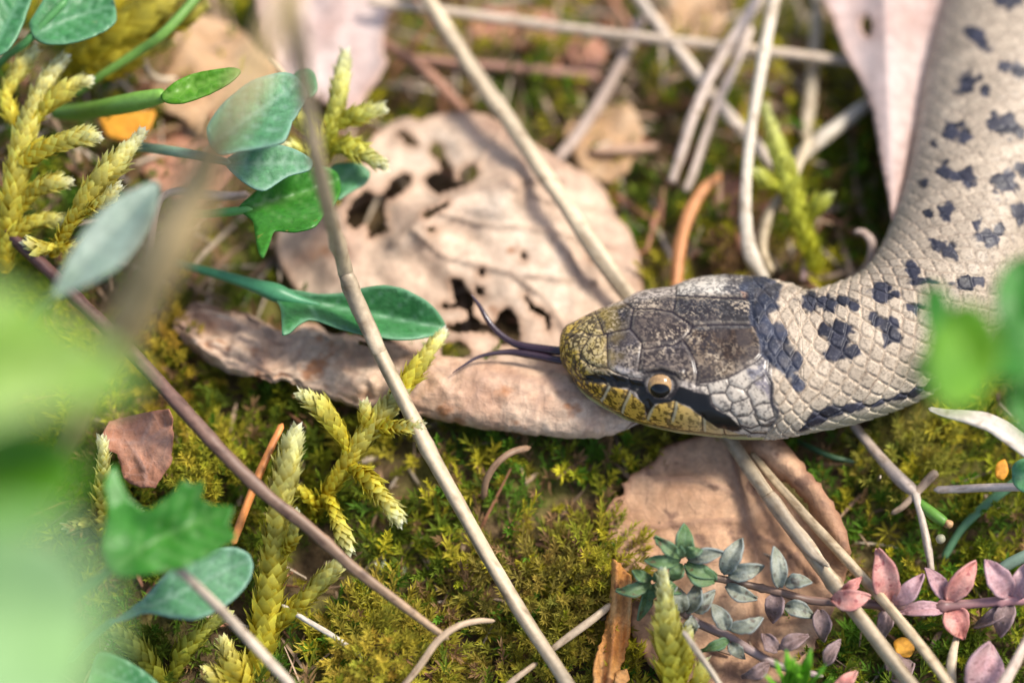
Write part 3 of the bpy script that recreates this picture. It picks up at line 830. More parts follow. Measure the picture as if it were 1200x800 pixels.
    hc = mixc(hc, smg * crownm * .6, (.045, .036, .034))
    hc = mixc(hc, flk * crownm * .8, (.022, .017, .018))
    yfade = (1 - sstep(694, 742, qx)) * sstep(.30, .60, fbm(B, 7, 2, 74) + .35 * (1 - sstep(690, 720, qx)))
    hc = mixc(hc, yfade * .50, (.44, .31, .05))
    lab = [(655, 424), (670, 438), (690, 447), (712, 452), (735, 457), (742, 462), (756, 474), (757, 487), (766, 476), (775, 471), (791, 469.5), (809, 478), (826, 491), (856, 504), (876, 511), (876, 530), (700, 530), (655, 460)]
    lz = np.zeros((ns, nt_)); lz[:hi] = 1 - sstep(-1, 1, sdist(qh, lab))
    ly = np.stack([np.interp(qx, [660, 770, 830, 880], v) for v in ([.58, .58, .55, .48], [.335, .36, .39, .39], [.030, .065, .16, .25])], -1)
    ver = np.maximum(sstep(.50, .40, fbm(B, 20, 2, 8)), .8 * sstep(.40, .32, fine))
    ly = ly * (1 - .80 * (ver * np.interp(qx, [660, 790, 850], [1, .95, .35]))[..., None])
    hc = hc * (1 - lz[..., None]) + ly * lz[..., None]
    snout_v = (1 - sstep(694, 730, qx)) * np.maximum(1 - sstep(.045, .095, np.abs(fbm(B, 12, 2, 81) - .5)), .9 * sstep(.44, .36, fine))
    hc = hc * (1 - .88 * snout_v[..., None]) + np.array([.030, .020, .012]) * .88 * snout_v[..., None]
    lor = [(685, 439), (712, 440), (720, 438), (737, 443), (753, 446), (757, 456), (766, 467), (785, 468), (796, 452), (815, 459), (832, 462), (833, 474), (847, 483), (857, 489), (866, 497), (870, 503), (858, 504), (841, 500.5), (826, 490.5), (809, 477), (790, 469.5), (768, 473), (758, 487), (755, 473), (745, 460), (735, 455.5), (716, 453), (712, 450), (688, 446)]
    lm = np.zeros((ns, nt_)); lm[:hi] = 1 - sstep(-1.2, 1.2, sdist(qh, lor) + nz[:hi] * 3)
    hc = mixc(hc, lm, (.009, .008, .010))
    ring = np.exp(-((de - 19) / 4.5) ** 2) * nearside
    hc = mixc(hc, ring * .92, (.010, .008, .009))
    hc = mixc(hc, seam * .95, (.012, .008, .012))
    # pale rims inside the seams
    labs = [[(704, 446), (712, 452), (705, 466), (702, 469)], [(738, 455), (735, 463), (729, 475), (727, 483)], [(764, 473), (757, 490)], [(791, 470), (789, 482), (786, 492)], [(823, 488), (823.5, 504)]]
    dl = np.full(qh.shape[:2], 99.0)
    for l_ in labs: dl = np.minimum(dl, seg_dist(qh, [(a + 2.6, b) for a, b in l_]))
    pl = np.zeros((ns, nt_)); pl[:hi] = np.exp(-(dl / 1.5) ** 2)
    hc = mixc(hc, pl * lz * .8, (.60, .52, .33))
    rimm = np.zeros((ns, nt_)); rimm[:hi] = np.exp(-((ds - 3.0) / 1.1) ** 2) * inhead[:hi] * .08
    hc = mixc(hc, rimm * (1 - lm), (.50, .44, .36))
    chin = np.zeros((ns, nt_)); lipy = np.interp(qx, [a for a, _ in mouth], [b for _, b in mouth])
    chin = sstep(0, 2.5, qy - lipy) * inhead * nearside
    hc = mixc(hc, chin, (.38, .39, .17))
    hc = mixc(hc, mth * .75, (.06, .045, .02))
    col = col * lat[..., None] + hc * inhead[..., None]
    ndark = np.array([.024, .027, .041]) * (.6 + .8 * rnd[..., None]) * (.5 + fbm(B, 12, 2, 96))[..., None] + (pale * .045)[..., None]
    col = col * (1 - nm[..., None]) + ndark * nm[..., None]
    streak = np.zeros((ns, nt_)); streak[:h2] = np.maximum(np.exp(-(seg_dist(q[:h2], [(902, 444), (904, 460), (905, 474), (911, 482)]) / 3.2) ** 2), np.exp(-(seg_dist(q[:h2], [(893, 500), (906, 493), (914, 486)]) / 2.4) ** 2) * .8)
    col = mixc(col, streak * .9, (.02, .018, .024))
    col = np.where((belly & ~(facing > .02))[..., None], np.array([.34, .30, .20]), col)
    col = np.clip(col, .01, .9)

    i = np.arange(ns * nt_).reshape(ns, nt_); j = np.roll(i, -1, 1)
    F = np.stack([i[:-1], i[1:], j[1:], j[:-1]], -1).reshape(-1, 4)
    m, nt, b = base_mat('snake_skin', .42, .25)
    at = nt.nodes.new("ShaderNodeAttribute"); at.attribute_name = "Col"
    nt.links.new(at.outputs["Color"], b.inputs["Base Color"])
    tc = nt.nodes.new("ShaderNodeTexCoord").outputs["Object"]
    n1 = noise_node(nt, 28, 3, .6, 0, tc)
    rr = ramp_node(nt, n1.outputs[0], [(.3, (.34,) * 3), (.7, (.56,) * 3)])
    glossy = mixrgb(nt, at.outputs['Alpha'], rr.outputs[0], (.27, .27, .27))
    nt.links.new(glossy, b.inputs["Roughness"])
    bh = mixrgb(nt, at.outputs['Alpha'], n1.outputs[0], (.5, .5, .5))
    add_bump(nt, b, bh, .18, .02)
    root = empty('snake', (2.6, 0, 0))
    tag(root, 'pale brown snake with dark spots and yellow snout flicking its forked tongue', 'snake')
    col4 = np.concatenate([col, inhead[..., None]], -1)
    link('body', make_mesh('snake_body', V.reshape(-1, 3), F, col4.reshape(-1, 4), True, m), root)

    # --- eye
    dd = np.hypot(q[..., 0] - eye_px[0], q[..., 1] - eye_px[1]) + np.where(nearside & (facing > .1), 0, 1e3)
    ii = np.unravel_index(np.argmin(dd), dd.shape)
    pn, nn_ = B[ii], N[ii]
    R = .182
    ce = pn - nn_ * .138
    ax = nrm(np.array([-.06, -.80, .62]))
    ex = nrm(np.cross(ax, [0, 0, 1.0])); ey = np.cross(ex, ax)
    nu, nv = 48, 40
    ph = np.linspace(0, math.pi * .62, nu); az = np.linspace(0, 2 * math.pi, nv, endpoint=False)
    PH, AZ = np.meshgrid(ph, az, indexing='ij')
    ev = ce + R * (np.cos(PH)[..., None] * ax + np.sin(PH)[..., None] * (np.cos(AZ)[..., None] * ex + np.sin(AZ)[..., None] * ey))
    up_ = np.sin(AZ) * np.sin(PH)
    ic = np.array([.30, .185, .085]) * np.ones(ev.shape)
    fl = vnoise(ev, 60, 5)[..., None]
    ic = ic * (.7 + .6 * fl)
    low = sstep(.15, -.35, up_)[..., None]
    ic = ic * (1 - low) + np.array([.17, .07, .035]) * low
    ic = np.where((PH > 1.15)[..., None], np.array([.05, .035, .03]), ic)
    pr = PH / np.sqrt((np.cos(AZ) * .66) ** 2 + (np.sin(AZ) * .53) ** 2)
    rimp = ((pr > 1) & (pr < 1.22))[..., None]
    ic = np.where(rimp, np.array([.36, .22, .09]), ic)
    i = np.arange(nu * nv).reshape(nu, nv); j = np.roll(i, -1, 1)
    Fe = np.stack([i[:-1], i[1:], j[1:], j[:-1]], -1).reshape(-1, 4)
    em = col_mat('eye_iris', .10, .4, 0, 30, .2, 0)
    eo = link('eye', make_mesh('eye', ev.reshape(-1, 3), Fe, ic.reshape(-1, 3), True, em), root)
    pm, _, pb = base_mat('eye_pupil', .05, .35); pb.inputs["Base Color"].default_value = (.006, .006, .007, 1)
    ph2 = np.linspace(0, 1, 14)
    pv = []
    for r_ in ph2:
        a1 = np.sqrt((np.cos(az) * .66) ** 2 + (np.sin(az) * .50) ** 2) * r_
        pv.append(ce + (R + .004) * (np.cos(a1)[:, None] * ax + np.sin(a1)[:, None] * (np.cos(az)[:, None] * ex + np.sin(az)[:, None] * ey)))
    pv = np.array(pv); i = np.arange(14 * nv).reshape(14, nv); j = np.roll(i, -1, 1)
    Fp = np.stack([i[:-1], i[1:], j[1:], j[:-1]], -1).reshape(-1, 4)
    po = bpy.data.objects.new('pupil', make_mesh('pupil', pv.reshape(-1, 3), Fp, None, True, pm)); scn.collection.objects.link(po)
    po.parent = eo; po.matrix_parent_inverse = eo.matrix_world.inverted() if False else Matrix.Identity(4)

    # --- forked tongue: two strands joined at the root
    tm_ = col_mat('tongue_skin', .22, .6, .05, 30, .3, .1)
    def strand(pts, seed): return tube_mesh('t', [(x_, y_, h_, r_ * .82) for x_, y_, h_, r_ in pts], tm_, (.022, .009, .016), 70, 14, 1, .25, seed, (), (.06, .04, .05))
    a = strand([(672, 411, .98, 6), (655, 411, .97, 6.2), (635, 408.5, .95, 6.2), (612, 405, .95, 6), (598, 400, .96, 5.2), (582, 388, 1.0, 4.6), (571, 374, 1.05, 4.0), (563, 360, 1.12, 3.2), (556, 350, 1.2, 2.0), (552, 345, 1.25, .8)], 1)
    b_ = strand([(672, 422, .95, 6), (655, 422, .93, 6.2), (635, 418, .92, 6.2), (612, 414, .93, 5.8), (596, 412.5, .94, 4.4), (578, 414, .96, 3.2), (560, 418.5, .97, 2.4), (545, 427, .97, 1.7), (530, 437, .95, .6)], 2)
    def arr(me):
        v = np.zeros(len(me.vertices) * 3, np.float32); me.vertices.foreach_get("co", v)
        f = np.zeros(len(me.loops), np.int32); me.loops.foreach_get("vertex_index", f)
        c = np.zeros(len(me.vertices) * 4, np.float32); me.color_attributes["Col"].data.foreach_get("color", c)
        return v.reshape(-1, 3), f.reshape(-1, 3), c.reshape(-1, 4)[:, :3]
    va, fa, ca = arr(a); vb, fb, cb = arr(b_)
    me = make_mesh('tongue', np.vstack([va, vb]), np.vstack([fa, fb + len(va)]), np.vstack([ca, cb]), True, tm_)
    link('tongue', me, root)
build_snake()

# ------------------------------------------------------------------ dead leaves
def simple_leaf(name, label, cat, outline, hf, mat, group=None, **kw):
    o = link(name, blade_mesh(name, outline, hf, M[mat], **kw))
    return tag(o, label, cat, group)

DL = 'fallen dead leaves on the moss'
# big pale leaf eaten through with holes
Ah = [[(466, 157), (475, 168), (490, 170), (485, 161), (473, 155)],
      [(502, 178), (510, 168), (517, 172), (522, 186), (529, 197), (530, 212), (539, 210), (541, 199), (556, 194), (560, 204), (550, 214), (530, 222), (512, 227), (497, 213), (503, 205), (515, 200), (514, 187)],
      [(458, 214), (472, 204), (484, 207), (478, 220), (462, 232), (450, 236), (451, 258), (452, 272), (434, 278), (431, 262), (416, 268), (406, 258), (409, 241), (428, 223), (444, 229)],
      [(496, 249), (512, 241), (525, 236), (527, 240), (508, 252), (497, 257)],
      [(527, 330), (541, 327), (549, 341), (556, 352), (553, 361), (557, 372), (573, 381), (589, 363), (598, 361), (608, 380), (607, 402), (590, 403), (573, 389), (534, 389), (520, 381), (545, 376), (546, 363), (517, 361), (519, 355), (533, 354)],
      [(556, 334), (566, 338), (567, 346), (559, 347)],
      [(519, 402), (545, 402), (551, 414), (541, 421), (520, 420)],
      [(614, 346), (628, 357), (642, 367), (645, 378), (641, 388), (637, 374), (622, 363)],
      [(610, 300), (615, 297), (618, 303), (613, 306)], [(690, 300), (695, 298), (697, 304), (691, 306)], [(500, 268), (507, 265), (509, 270), (503, 273)], [(560, 318), (566, 316), (567, 322), (561, 323)]]
def hA(x, y):
    z = .62 + .10 * (y - 300) / -100 + .25 * 2 * (fbm(np.stack([x, y], -1), .011, 3, 4) - .5)
    z = z - .35 * sstep(620, 750, x) - .25 * sstep(420, 330, x)
    z = z + .22 * np.exp(-(seg_dist(np.stack([x, y], -1), [(470, 280), (520, 245), (600, 222)]) / 22) ** 2)
    return z + .03 * (fbm(np.stack([x, y], -1), .06, 2, 8) - .5)
vA = [([(460, 285), (480, 266), (505, 246), (545, 226), (590, 214), (660, 210)], 4.5), [(505, 246), (560, 262), (640, 270), (720, 290)], [(545, 226), (560, 190), (590, 150)], [(480, 266), (520, 300), (600, 320), (700, 330)], [(590, 214), (640, 235), (700, 245)], [(640, 270), (670, 300), (700, 360)], [(600, 320), (640, 350), (670, 400)]]
simple_leaf('dead_leaf', 'large pale dead leaf eaten into holes, behind the forked tongue', 'dead leaf', A, hA, 'pale', DL, holes=Ah, step=4.2, amp=.9, veins=vA, vein_h=.05, vein_w=1.9, thick=.016, rim=5.5)

# rolled leaf in front of it
def build_rolled():
    x = np.array([205, 225, 250, 285, 330, 370, 410, 450, 490, 540, 600, 660, 710, 735, 748])
    lo = np.array([384, 408, 428, 440, 450, 459, 474, 479, 486, 498, 508, 513, 513, 503, 494])
    up = np.array([372, 356, 357, 372, 386, 384, 392, 401, 414, 418, 424, 434, 452, 474, 486])
    n, mth = 170, 44
    xs = np.linspace(205, 748, n); l = np.interp(xs, x, lo); u = np.interp(xs, x, up)
    l = np.convolve(np.pad(l, 3, 'edge'), np.ones(7) / 7, 'valid') + 2.2 * (fbm(np.stack([xs, xs * 0], -1), .12, 3, 2) - .5) * 2
    fz = 1 - sstep(380, 520, xs)
    u = u + fz * 16 * (fbm(np.stack([xs, xs * 0 + 4], -1), .028, 3, 12) - .5) * 2; l = l + fz * 7 * (fbm(np.stack([xs, xs * 0 + 9], -1), .05, 3, 15) - .5) * 2
    cyy = (l + u) / 2; e = (l - u) / 2
    rl = sstep(330, 560, xs)                                   # 0 flat .. 1 rolled
    z0 = .50 + .05 * rl - .12 * sstep(300, 205, xs)
    ratio = .30 + .45 * rl
    C = P(xs, cyy, z0)
    hw = e / 100 / np.sqrt(math.sin(PITCH) ** 2 + (ratio * math.cos(PITCH)) ** 2)
    a0 = np.radians(np.interp(rl, [0, 1], [-10, -75])); a1 = np.radians(np.interp(rl, [0, 1], [185, 215]))
    s = np.linspace(0, 1, mth)
    ang = a0[:, None] + (a1 - a0)[:, None] * s[None]
    Y = -np.cos(ang) * hw[:, None]; Z = np.sin(ang) * (hw * ratio)[:, None]
    V = np.stack([np.broadcast_to(C[:, :1], (n, mth)), C[:, 1:2] + Y, C[:, 2:3] + Z], -1)
    g = np.stack([np.broadcast_to(xs[:, None], (n, mth)), ang * 60], -1)
    wr = (fbm(g, .030, 3, 6) - .5) * .42 * (1 - .75 * rl)[:, None] + (fbm(g, .11, 2, 9) - .5) * .05
    V[..., 2] += wr; V[..., 1] += wr * -.3
    q = np.stack([np.broadcast_to(xs[:, None], (n, mth)), np.broadcast_to((s * 100)[None], (n, mth))], -1)
    vein = np.zeros((n, mth))
    for k in range(8):
        vein = np.maximum(vein, np.exp(-(seg_dist(q, [(240 + 70 * k, 0), (285 + 70 * k, 55), (310 + 70 * k, 100)]) / 3.0) ** 2))
    vein = np.maximum(vein, np.exp(-((q[..., 1] - 62) / 2.5) ** 2))
    V[..., 2] += vein * .012
    T = []
    i = np.arange(n * mth).reshape(n, mth)
    # two small eaten holes
    hole = ((np.abs(xs[:, None] - 432) < 13) & (np.abs(s[None] - .74) < .05))
    keep = ~(hole[:-1, :-1] & hole[1:, 1:])
    Q = np.stack([i[:-1, :-1], i[1:, :-1], i[1:, 1:], i[:-1, 1:]], -1)[keep]
    T = np.vstack([Q[:, [0, 1, 2]], Q[:, [0, 2, 3]]])
    rim = np.exp(-(np.minimum(s, 1 - s)[None] / .03) ** 2) * np.ones((n, 1))
    col = np.stack([vein * .5, rim * .8, 0 * vein], -1).reshape(-1, 3)
    me = solid('rolled_leaf', V.reshape(-1, 3), T, col, .018, M['rolled'])
    tag(link('dead_leaf', me), 'long brown dead leaf rolled into a tube under the snout', 'dead leaf', DL)
build_rolled()

Bh = [[(886, 538), (900, 550), (913, 562), (928, 571), (939, 580), (949, 599), (942, 601), (930, 592), (918, 580), (902, 563)]]
def hB(x, y):
    z = .22 + .16 * 2 * (fbm(np.stack([x, y], -1), .012, 3, 5) - .5)
    z = z + .28 * np.exp(-(seg_dist(np.stack([x, y], -1), [(900, 520), (960, 580), (990, 640)]) / 22) ** 2)
    return z + .02 * (fbm(np.stack([x, y], -1), .07, 2, 8) - .5)
vB = [([(850, 505), (868, 580), (886, 650), (890, 760)], 3), [(868, 580), (820, 560), (770, 560)], [(875, 610), (820, 610), (740, 620)], [(884, 640), (830, 660), (760, 700)], [(880, 625), (920, 640), (960, 680)]]
simple_leaf('dead_leaf', 'wide tan dead leaf with a toothed edge under the snake\'s chin', 'dead leaf', Bo, hB, 'tan', DL, holes=Bh, step=4.5, amp=1.2, veins=vB, vein_h=.05, thick=.02, rim=5)
simple_leaf('dead_leaf', 'small russet leaf piece with a straight right side above the green leaf', 'dead leaf', [(128, 493), (161, 485), (197, 479), (202, 490), (202, 520), (201, 544), (191, 556), (182, 571), (164, 571), (152, 566), (144, 560), (141, 544), (137, 532), (125, 526), (119, 511)], H(.85, .15, -.25, 160, 520, .10, 50, .20, .022), 'russet', DL, step=4, amp=.5, veins=[[(125, 515), (165, 520), (198, 500)], [(150, 518), (168, 545), (172, 568)], [(165, 518), (175, 498), (180, 484)]], vein_h=.03, vein_w=1.5, thick=.012, smooth=False)
simple_leaf('dead_leaf', 'blurred pinkish dead leaf at the top edge left of the long stalk', 'dead leaf', [(305, -30), (462, -30), (455, 20), (448, 55), (452, 75), (432, 108), (415, 132), (380, 120), (340, 100), (315, 60)], H(.7, 0, -.1, 390, 40, .1, 100, .15, .015, 6), 'pink', DL, step=6, amp=1, rim=6)
simple_leaf('dead_leaf', 'blurred ochre dead leaf curling behind the green stalks, upper left', 'dead leaf', [(130, 70), (170, 40), (205, 28), (240, 18), (285, 38), (312, 68), (332, 110), (300, 140), (245, 165), (205, 135), (150, 112)], H(.8, 0, -.1, 230, 90, -.2, 100, .2, .015, 7), 'ochre', DL, step=6, amp=1, rim=6)
simple_leaf('dead_leaf', 'dark brown dead leaf under the curled pale tendril, upper left', 'dead leaf', [(150, 140), (215, 128), (262, 150), (270, 205), (230, 240), (175, 215)], H(.6, 0, 0, 210, 180, 0, 100, .15, .02, 8), 'russet', DL, step=6, amp=1)
Gl = [(955, -40), (975, 20), (988, 58), (1006, 92), (1022, 130), (1030, 180), (1040, 230), (1047, 260), (1056, 236), (1068, 182), (1080, 130), (1094, 80), (1110, 0), (1118, -40)]
simple_leaf('dead_leaf', 'long pointed pinkish dead leaf hanging along the snake\'s flank', 'dead leaf', Gl, lambda x, y: .95 + .1 * (100 - y) / 100 + .22 * np.exp(-((x - (1045 + (260 - y) * -.02)) / 26) ** 2), 'pink', DL, holes=[[(1009, 24), (1017, 19), (1022, 31), (1017, 43), (1010, 37)]], step=5, amp=.4, veins=[[(1047, 258), (1042, 150), (1035, -40)]], vein_h=.03, rim=5)
simple_leaf('dead_leaf', 'brown leaf scrap under the crossing stalks at the top centre', 'dead leaf', [(660, 150), (700, 130), (735, 120), (752, 150), (745, 185), (715, 215), (680, 200)], H(.25, 0, 0, 700, 160, 0, 60, .12, .03, 3), 'ochre', DL, step=5, amp=1)
simple_leaf('dead_leaf', 'reddish leaf scrap below the horizontal stem, top centre', 'dead leaf', [(668, 50), (700, 45), (712, 62), (700, 80), (672, 78)], H(.35, 0, 0, 690, 60, 0, 60, .1, .03, 3), 'russet', DL, step=5, amp=1)
simple_leaf('dead_leaf', 'brown leaf scrap at the top edge between the pale stems', 'dead leaf', [(770, -20), (830, -20), (850, 20), (835, 50), (800, 60), (775, 30)], H(.3, 0, 0, 800, 10, 0, 60, .12, .03, 3), 'ochre', DL, step=5, amp=1)
simple_leaf('dead_leaf', 'dark brown leaf scrap behind the orange needle above the head', 'dead leaf', [(835, 215), (865, 195), (895, 215), (905, 260), (885, 300), (850, 300), (835, 260)], H(.2, 0, 0, 860, 250, 0, 60, .12, .03, 3), 'russet', DL, step=5, amp=1)
simple_leaf('dead_leaf', 'brown leaf scrap under the horizontal stem near the top', 'dead leaf', [(560, 10), (640, 12), (655, 40), (600, 55), (555, 40)], H(.25, 0, 0, 600, 30, 0, 60, .12, .03, 5), 'russet', DL, step=5, amp=1)
simple_leaf('leaf_scrap', 'small orange leaf scrap beside the upper left feather moss', 'leaf scrap', [(118, 135), (150, 132), (182, 130), (172, 155), (150, 164), (125, 158)], H(1.3, 0, 0, 150, 145, 0, 60, .05, .04), 'amber', None, step=5, amp=.5)
simple_leaf('leaf_scrap', 'tiny round orange leaf scrap between the two pale stalks, lower right', 'leaf scrap', [(1047, 752), (1056, 746), (1068, 749), (1072, 760), (1066, 769), (1052, 767)], H(.35, 0, 0, 1058, 758, 0, 30), 'amber', None, step=4)
simple_leaf('leaf_scrap', 'orange leaf scrap at the right edge below the white grass blade', 'leaf scrap', [(1168, 543), (1178, 538), (1182, 552), (1176, 562), (1167, 558)], H(.5, 0, 0, 1175, 550, 0, 30), 'amber', None, step=4)
def hO(x, y): return .55 + .05 * np.sin((x - 716) * .33 + (y - 700) * .02) + .1 * (y - 720) / 100 * -1
simple_leaf('bark_strip', 'curled orange bark strip standing left of the rosette plant', 'bark', [(717, 654), (727, 660), (738, 674), (738, 700), (738, 722), (736, 746), (729, 773), (724, 792), (714, 806), (698, 806), (696, 782), (706, 748), (713, 712), (716, 680)], hO, 'orange', None, step=3.2, amp=.7, veins=[[(722, 664), (724, 712), (712, 798)], [(730, 680), (731, 712), (720, 770)]], vein_h=.04, vein_w=1.6, thick=.03, smooth=False)
simple_leaf('bark_strip', 'small orange bark flake at the foot of the bark strip', 'bark', [(722, 786), (735, 783), (738, 795), (728, 806), (720, 800)], H(.5, 0, 0, 728, 795, 0, 30), 'orange', None, step=4, smooth=False)

# ------------------------------------------------------------------ green leaves
GL = 'green herb leaves'
def green_leaf(label, outline, hf, mat, pet=None, pcol=(.12, .30, .09), midrib=None, holes=(), amp=.0, step=5, group=None, name='green_leaf', base=None):
    pts = np.asarray(outline, float); c = P(*(base if base else (pts[0][0], pts[0][1], float(hf(pts[0][0], pts[0][1])))))
    root = empty(name, c)
    tag(root, label, 'leaf', 'green herb leaves')
    vs = [(midrib, 2.6)] if midrib else []
    if midrib is not None:
        a, b = np.array(midrib[0], float), np.array(midrib[-1], float)
        ax = (b - a); L = np.hypot(*ax); ax = ax / L; nr = np.array([-ax[1], ax[0]])
        for u in (.18, .34, .5, .66, .8):
            m = a + ax * L * u
            for s in (1, -1): vs.append(([m, m + ax * L * .16 + nr * s * L * .2, m + ax * L * .26 + nr * s * L * .28], 1.3))
    link('blade', blade_mesh('blade', outline, hf, M[mat], holes=holes, step=step, amp=amp, veins=vs, vein_h=-.028, thick=.022, rim=3), root)
    if pet is not None:
        link('petiole', tube_mesh('petiole', pet, M['greenstem'], pcol, sides=10, seed=len(label)), root)
    return root

def fold(h, a, b, k, gx=0, gy=0, wav=.05):
    """blade folded along the line a-b: sides rise by k per 100 px"""
    a = np.array(a, float); b = np.array(b, float); ax = (b - a) / np.hypot(*(b - a))
    def f(x, y):
        d = np.abs((x - a[0]) * -ax[1] + (y - a[1]) * ax[0]); t = (x - a[0]) * ax[0] + (y - a[1]) * ax[1]
        return h + k * np.minimum(d, 60) / 100 + gx * t / 100 + gy * (t / 100) ** 2 + wav * 2 * (fbm(np.stack([np.asarray(x, float), np.asarray(y, float)], -1), .02, 2, 12) - .5)
    return f

green_leaf('arrow shaped teal green leaf pointing right, in front of the holed pale leaf', [(316, 338), (345, 341), (372, 345), (400, 344), (425, 338), (448, 335), (472, 339), (498, 352), (514, 367), (523, 384), (512, 391), (490, 396), (465, 397), (430, 392), (400, 385), (375, 376), (362, 374), (350, 380), (340, 389), (331, 391), (330, 375), (328, 358)],
           fold(1.15, (320, 343), (522, 384), .95, -.02, -.03), 'teal', [(190, 302, .7, 4.5), (225, 313, .9, 5), (265, 324, 1.1, 6), (300, 335, 1.2, 8.5), (326, 344, 1.2, 11), (350, 352, 1.16, 6), (375, 357, 1.14, 2)], (.055, .21, .095), [(325, 343), (400, 362), (520, 384)], group=None)
green_leaf('bright green arrow shaped leaf with a downward lobe, above the holed pale leaf', [(280, 243), (294, 230), (307, 219), (322, 210), (338, 203), (360, 198), (382, 196), (396, 204), (399, 222), (392, 238), (380, 250), (368, 265), (345, 271), (322, 270), (316, 284), (308, 301), (302, 293), (299, 275), (296, 259), (287, 251)],
           fold(1.8, (285, 247), (395, 212), 1.0, -.05, 0, .06), 'green', [(205, 250, 1.4, 5), (240, 250, 1.6, 5), (270, 248, 1.8, 5.5), (296, 245, 1.88, 4)], (.12, .34, .08), [(288, 247), (340, 232), (394, 212)])
green_leaf('dark green leaf tip reaching right from behind the tan foreground stalk', [(385, 197), (400, 191), (421, 191), (434, 203), (426, 216), (408, 226), (395, 234), (388, 220)], fold(1.5, (388, 215), (432, 204), .4), 'teal', [(372, 225, 1.45, 4), (390, 216, 1.5, 4)], midrib=[(388, 215), (432, 204)])
green_leaf('pale blue green leaf just above the bright green leaf', [(263, 190), (275, 180), (297, 173), (323, 169), (346, 175), (366, 187), (362, 199), (338, 206), (312, 222), (297, 220), (278, 207)], fold(2.35, (266, 192), (364, 190), .3), 'bluegreen', [(150, 170, 1.7, 6), (200, 177, 2.1, 6), (240, 184, 2.3, 5.5), (270, 191, 2.35, 4)], (.22, .33, .22), [(268, 192), (362, 190)])
green_leaf('large blurred blue green leaf behind the upper feather moss', [(242, 150), (252, 132), (265, 117), (294, 95), (327, 85), (345, 88), (360, 108), (350, 130), (343, 142), (333, 165), (310, 172), (281, 177), (258, 181), (246, 169)], fold(2.9, (250, 168), (352, 96), .35), 'bluegreen', None, midrib=[(250, 168), (352, 96)])
green_leaf('small green leaf rim behind the tan stalk at the top', [(345, 88), (357, 80), (368, 86), (371, 104), (362, 114), (352, 108)], fold(2.2, (350, 110), (366, 84), .3), 'teal')
green_leaf('blue green leaf with a pale tip at the top left edge', [(34, 28), (42, 14), (52, -2), (70, -24), (122, -24), (136, 18), (128, 32), (112, 41), (84, 50), (55, 51), (40, 44)], fold(2.6, (40, 42), (134, 6), .45), 'teal', [(-10, 85, 1.9, 5), (8, 66, 2.2, 5), (30, 50, 2.5, 5), (52, 26, 2.65, 5), (78, 0, 2.75, 4)], (.09, .27, .08), [(40, 42), (80, 22), (134, 6)])
green_leaf('dark teal leaf cut off by the top left corner', [(-30, -24), (38, -24), (31, 15), (19, 44), (4, 62), (-30, 66)], fold(2.7, (-10, 55), (32, -20), .3), 'teal', midrib=[(-10, 60), (33, -20)])
green_leaf('narrow olive green leaf on a thick bright stalk, upper left', [(188, 112), (205, 96), (228, 86), (262, 80), (282, 82), (270, 96), (245, 110), (215, 120), (196, 120)], fold(2.7, (190, 114), (280, 82), .4, .15), 'lime', [(60, 132, 1.4, 8), (95, 131, 1.7, 10), (130, 125, 2.1, 11), (165, 118, 2.4, 11), (195, 111, 2.6, 8)], (.16, .32, .05), [(192, 114), (280, 82)])
green_leaf('blurred grey green leaf crossing in front of the purple twig', [(62, 345), (78, 305), (100, 268), (130, 236), (160, 220), (184, 213), (182, 242), (164, 280), (138, 312), (104, 332), (78, 342)], fold(4.3, (70, 335), (180, 218), .3), 'greygreen', [(28, 392, 2.8, 5), (45, 365, 3.6, 5), (66, 342, 4.2, 5), (90, 312, 4.35, 4)], (.22, .30, .22), [(70, 338), (182, 216)])
green_leaf('lobed mid green leaf left of the orange needle', [(134, 544), (142, 562), (151, 582), (170, 598), (188, 588), (202, 578), (214, 562), (226, 568), (238, 564), (237, 586), (254, 592), (273, 594), (267, 614), (276, 630), (250, 647), (215, 664), (185, 670), (150, 676), (128, 668), (120, 640), (126, 600), (122, 565)],
           fold(2.4, (140, 660), (250, 590), .35, 0, 0, .15), 'green', [(60, 720, 1.0, 6), (100, 690, 1.9, 6), (140, 660, 2.4, 5)], (.12, .3, .1), [(138, 660), (190, 628), (262, 600)], name='green_leaf')
green_leaf('blue green oval leaf with a creased tip below the lobed leaf', [(128, 730), (146, 718), (168, 702), (189, 678), (205, 664), (236, 648), (270, 641), (290, 648), (296, 662), (291, 682), (273, 702), (250, 717), (223, 726), (199, 722), (169, 717), (146, 726)],
           fold(1.35, (135, 726), (292, 655), .4, 0, 0, .06), 'bluegreen', [(80, 775, .5, 5), (110, 745, 1.0, 5), (135, 725, 1.35, 4)], (.12, .28, .16), [(150, 716), (185, 706), (230, 685), (292, 655)])
green_leaf('dark teal leaf tip poking in at the bottom left edge', [(112, 770), (126, 764), (150, 774), (172, 788), (190, 806), (192, 830), (105, 830)], fold(1.0, (110, 790), (190, 815), .3), 'teal', midrib=[(112, 785), (190, 815)])
green_leaf('small teal leaf at the right edge below the white grass blade', [(1186, 548), (1196, 538), (1225, 535), (1225, 575), (1200, 576), (1188, 566)], fold(.9, (1186, 558), (1225, 556), .3), 'teal', midrib=[(1186, 558), (1225, 556)])

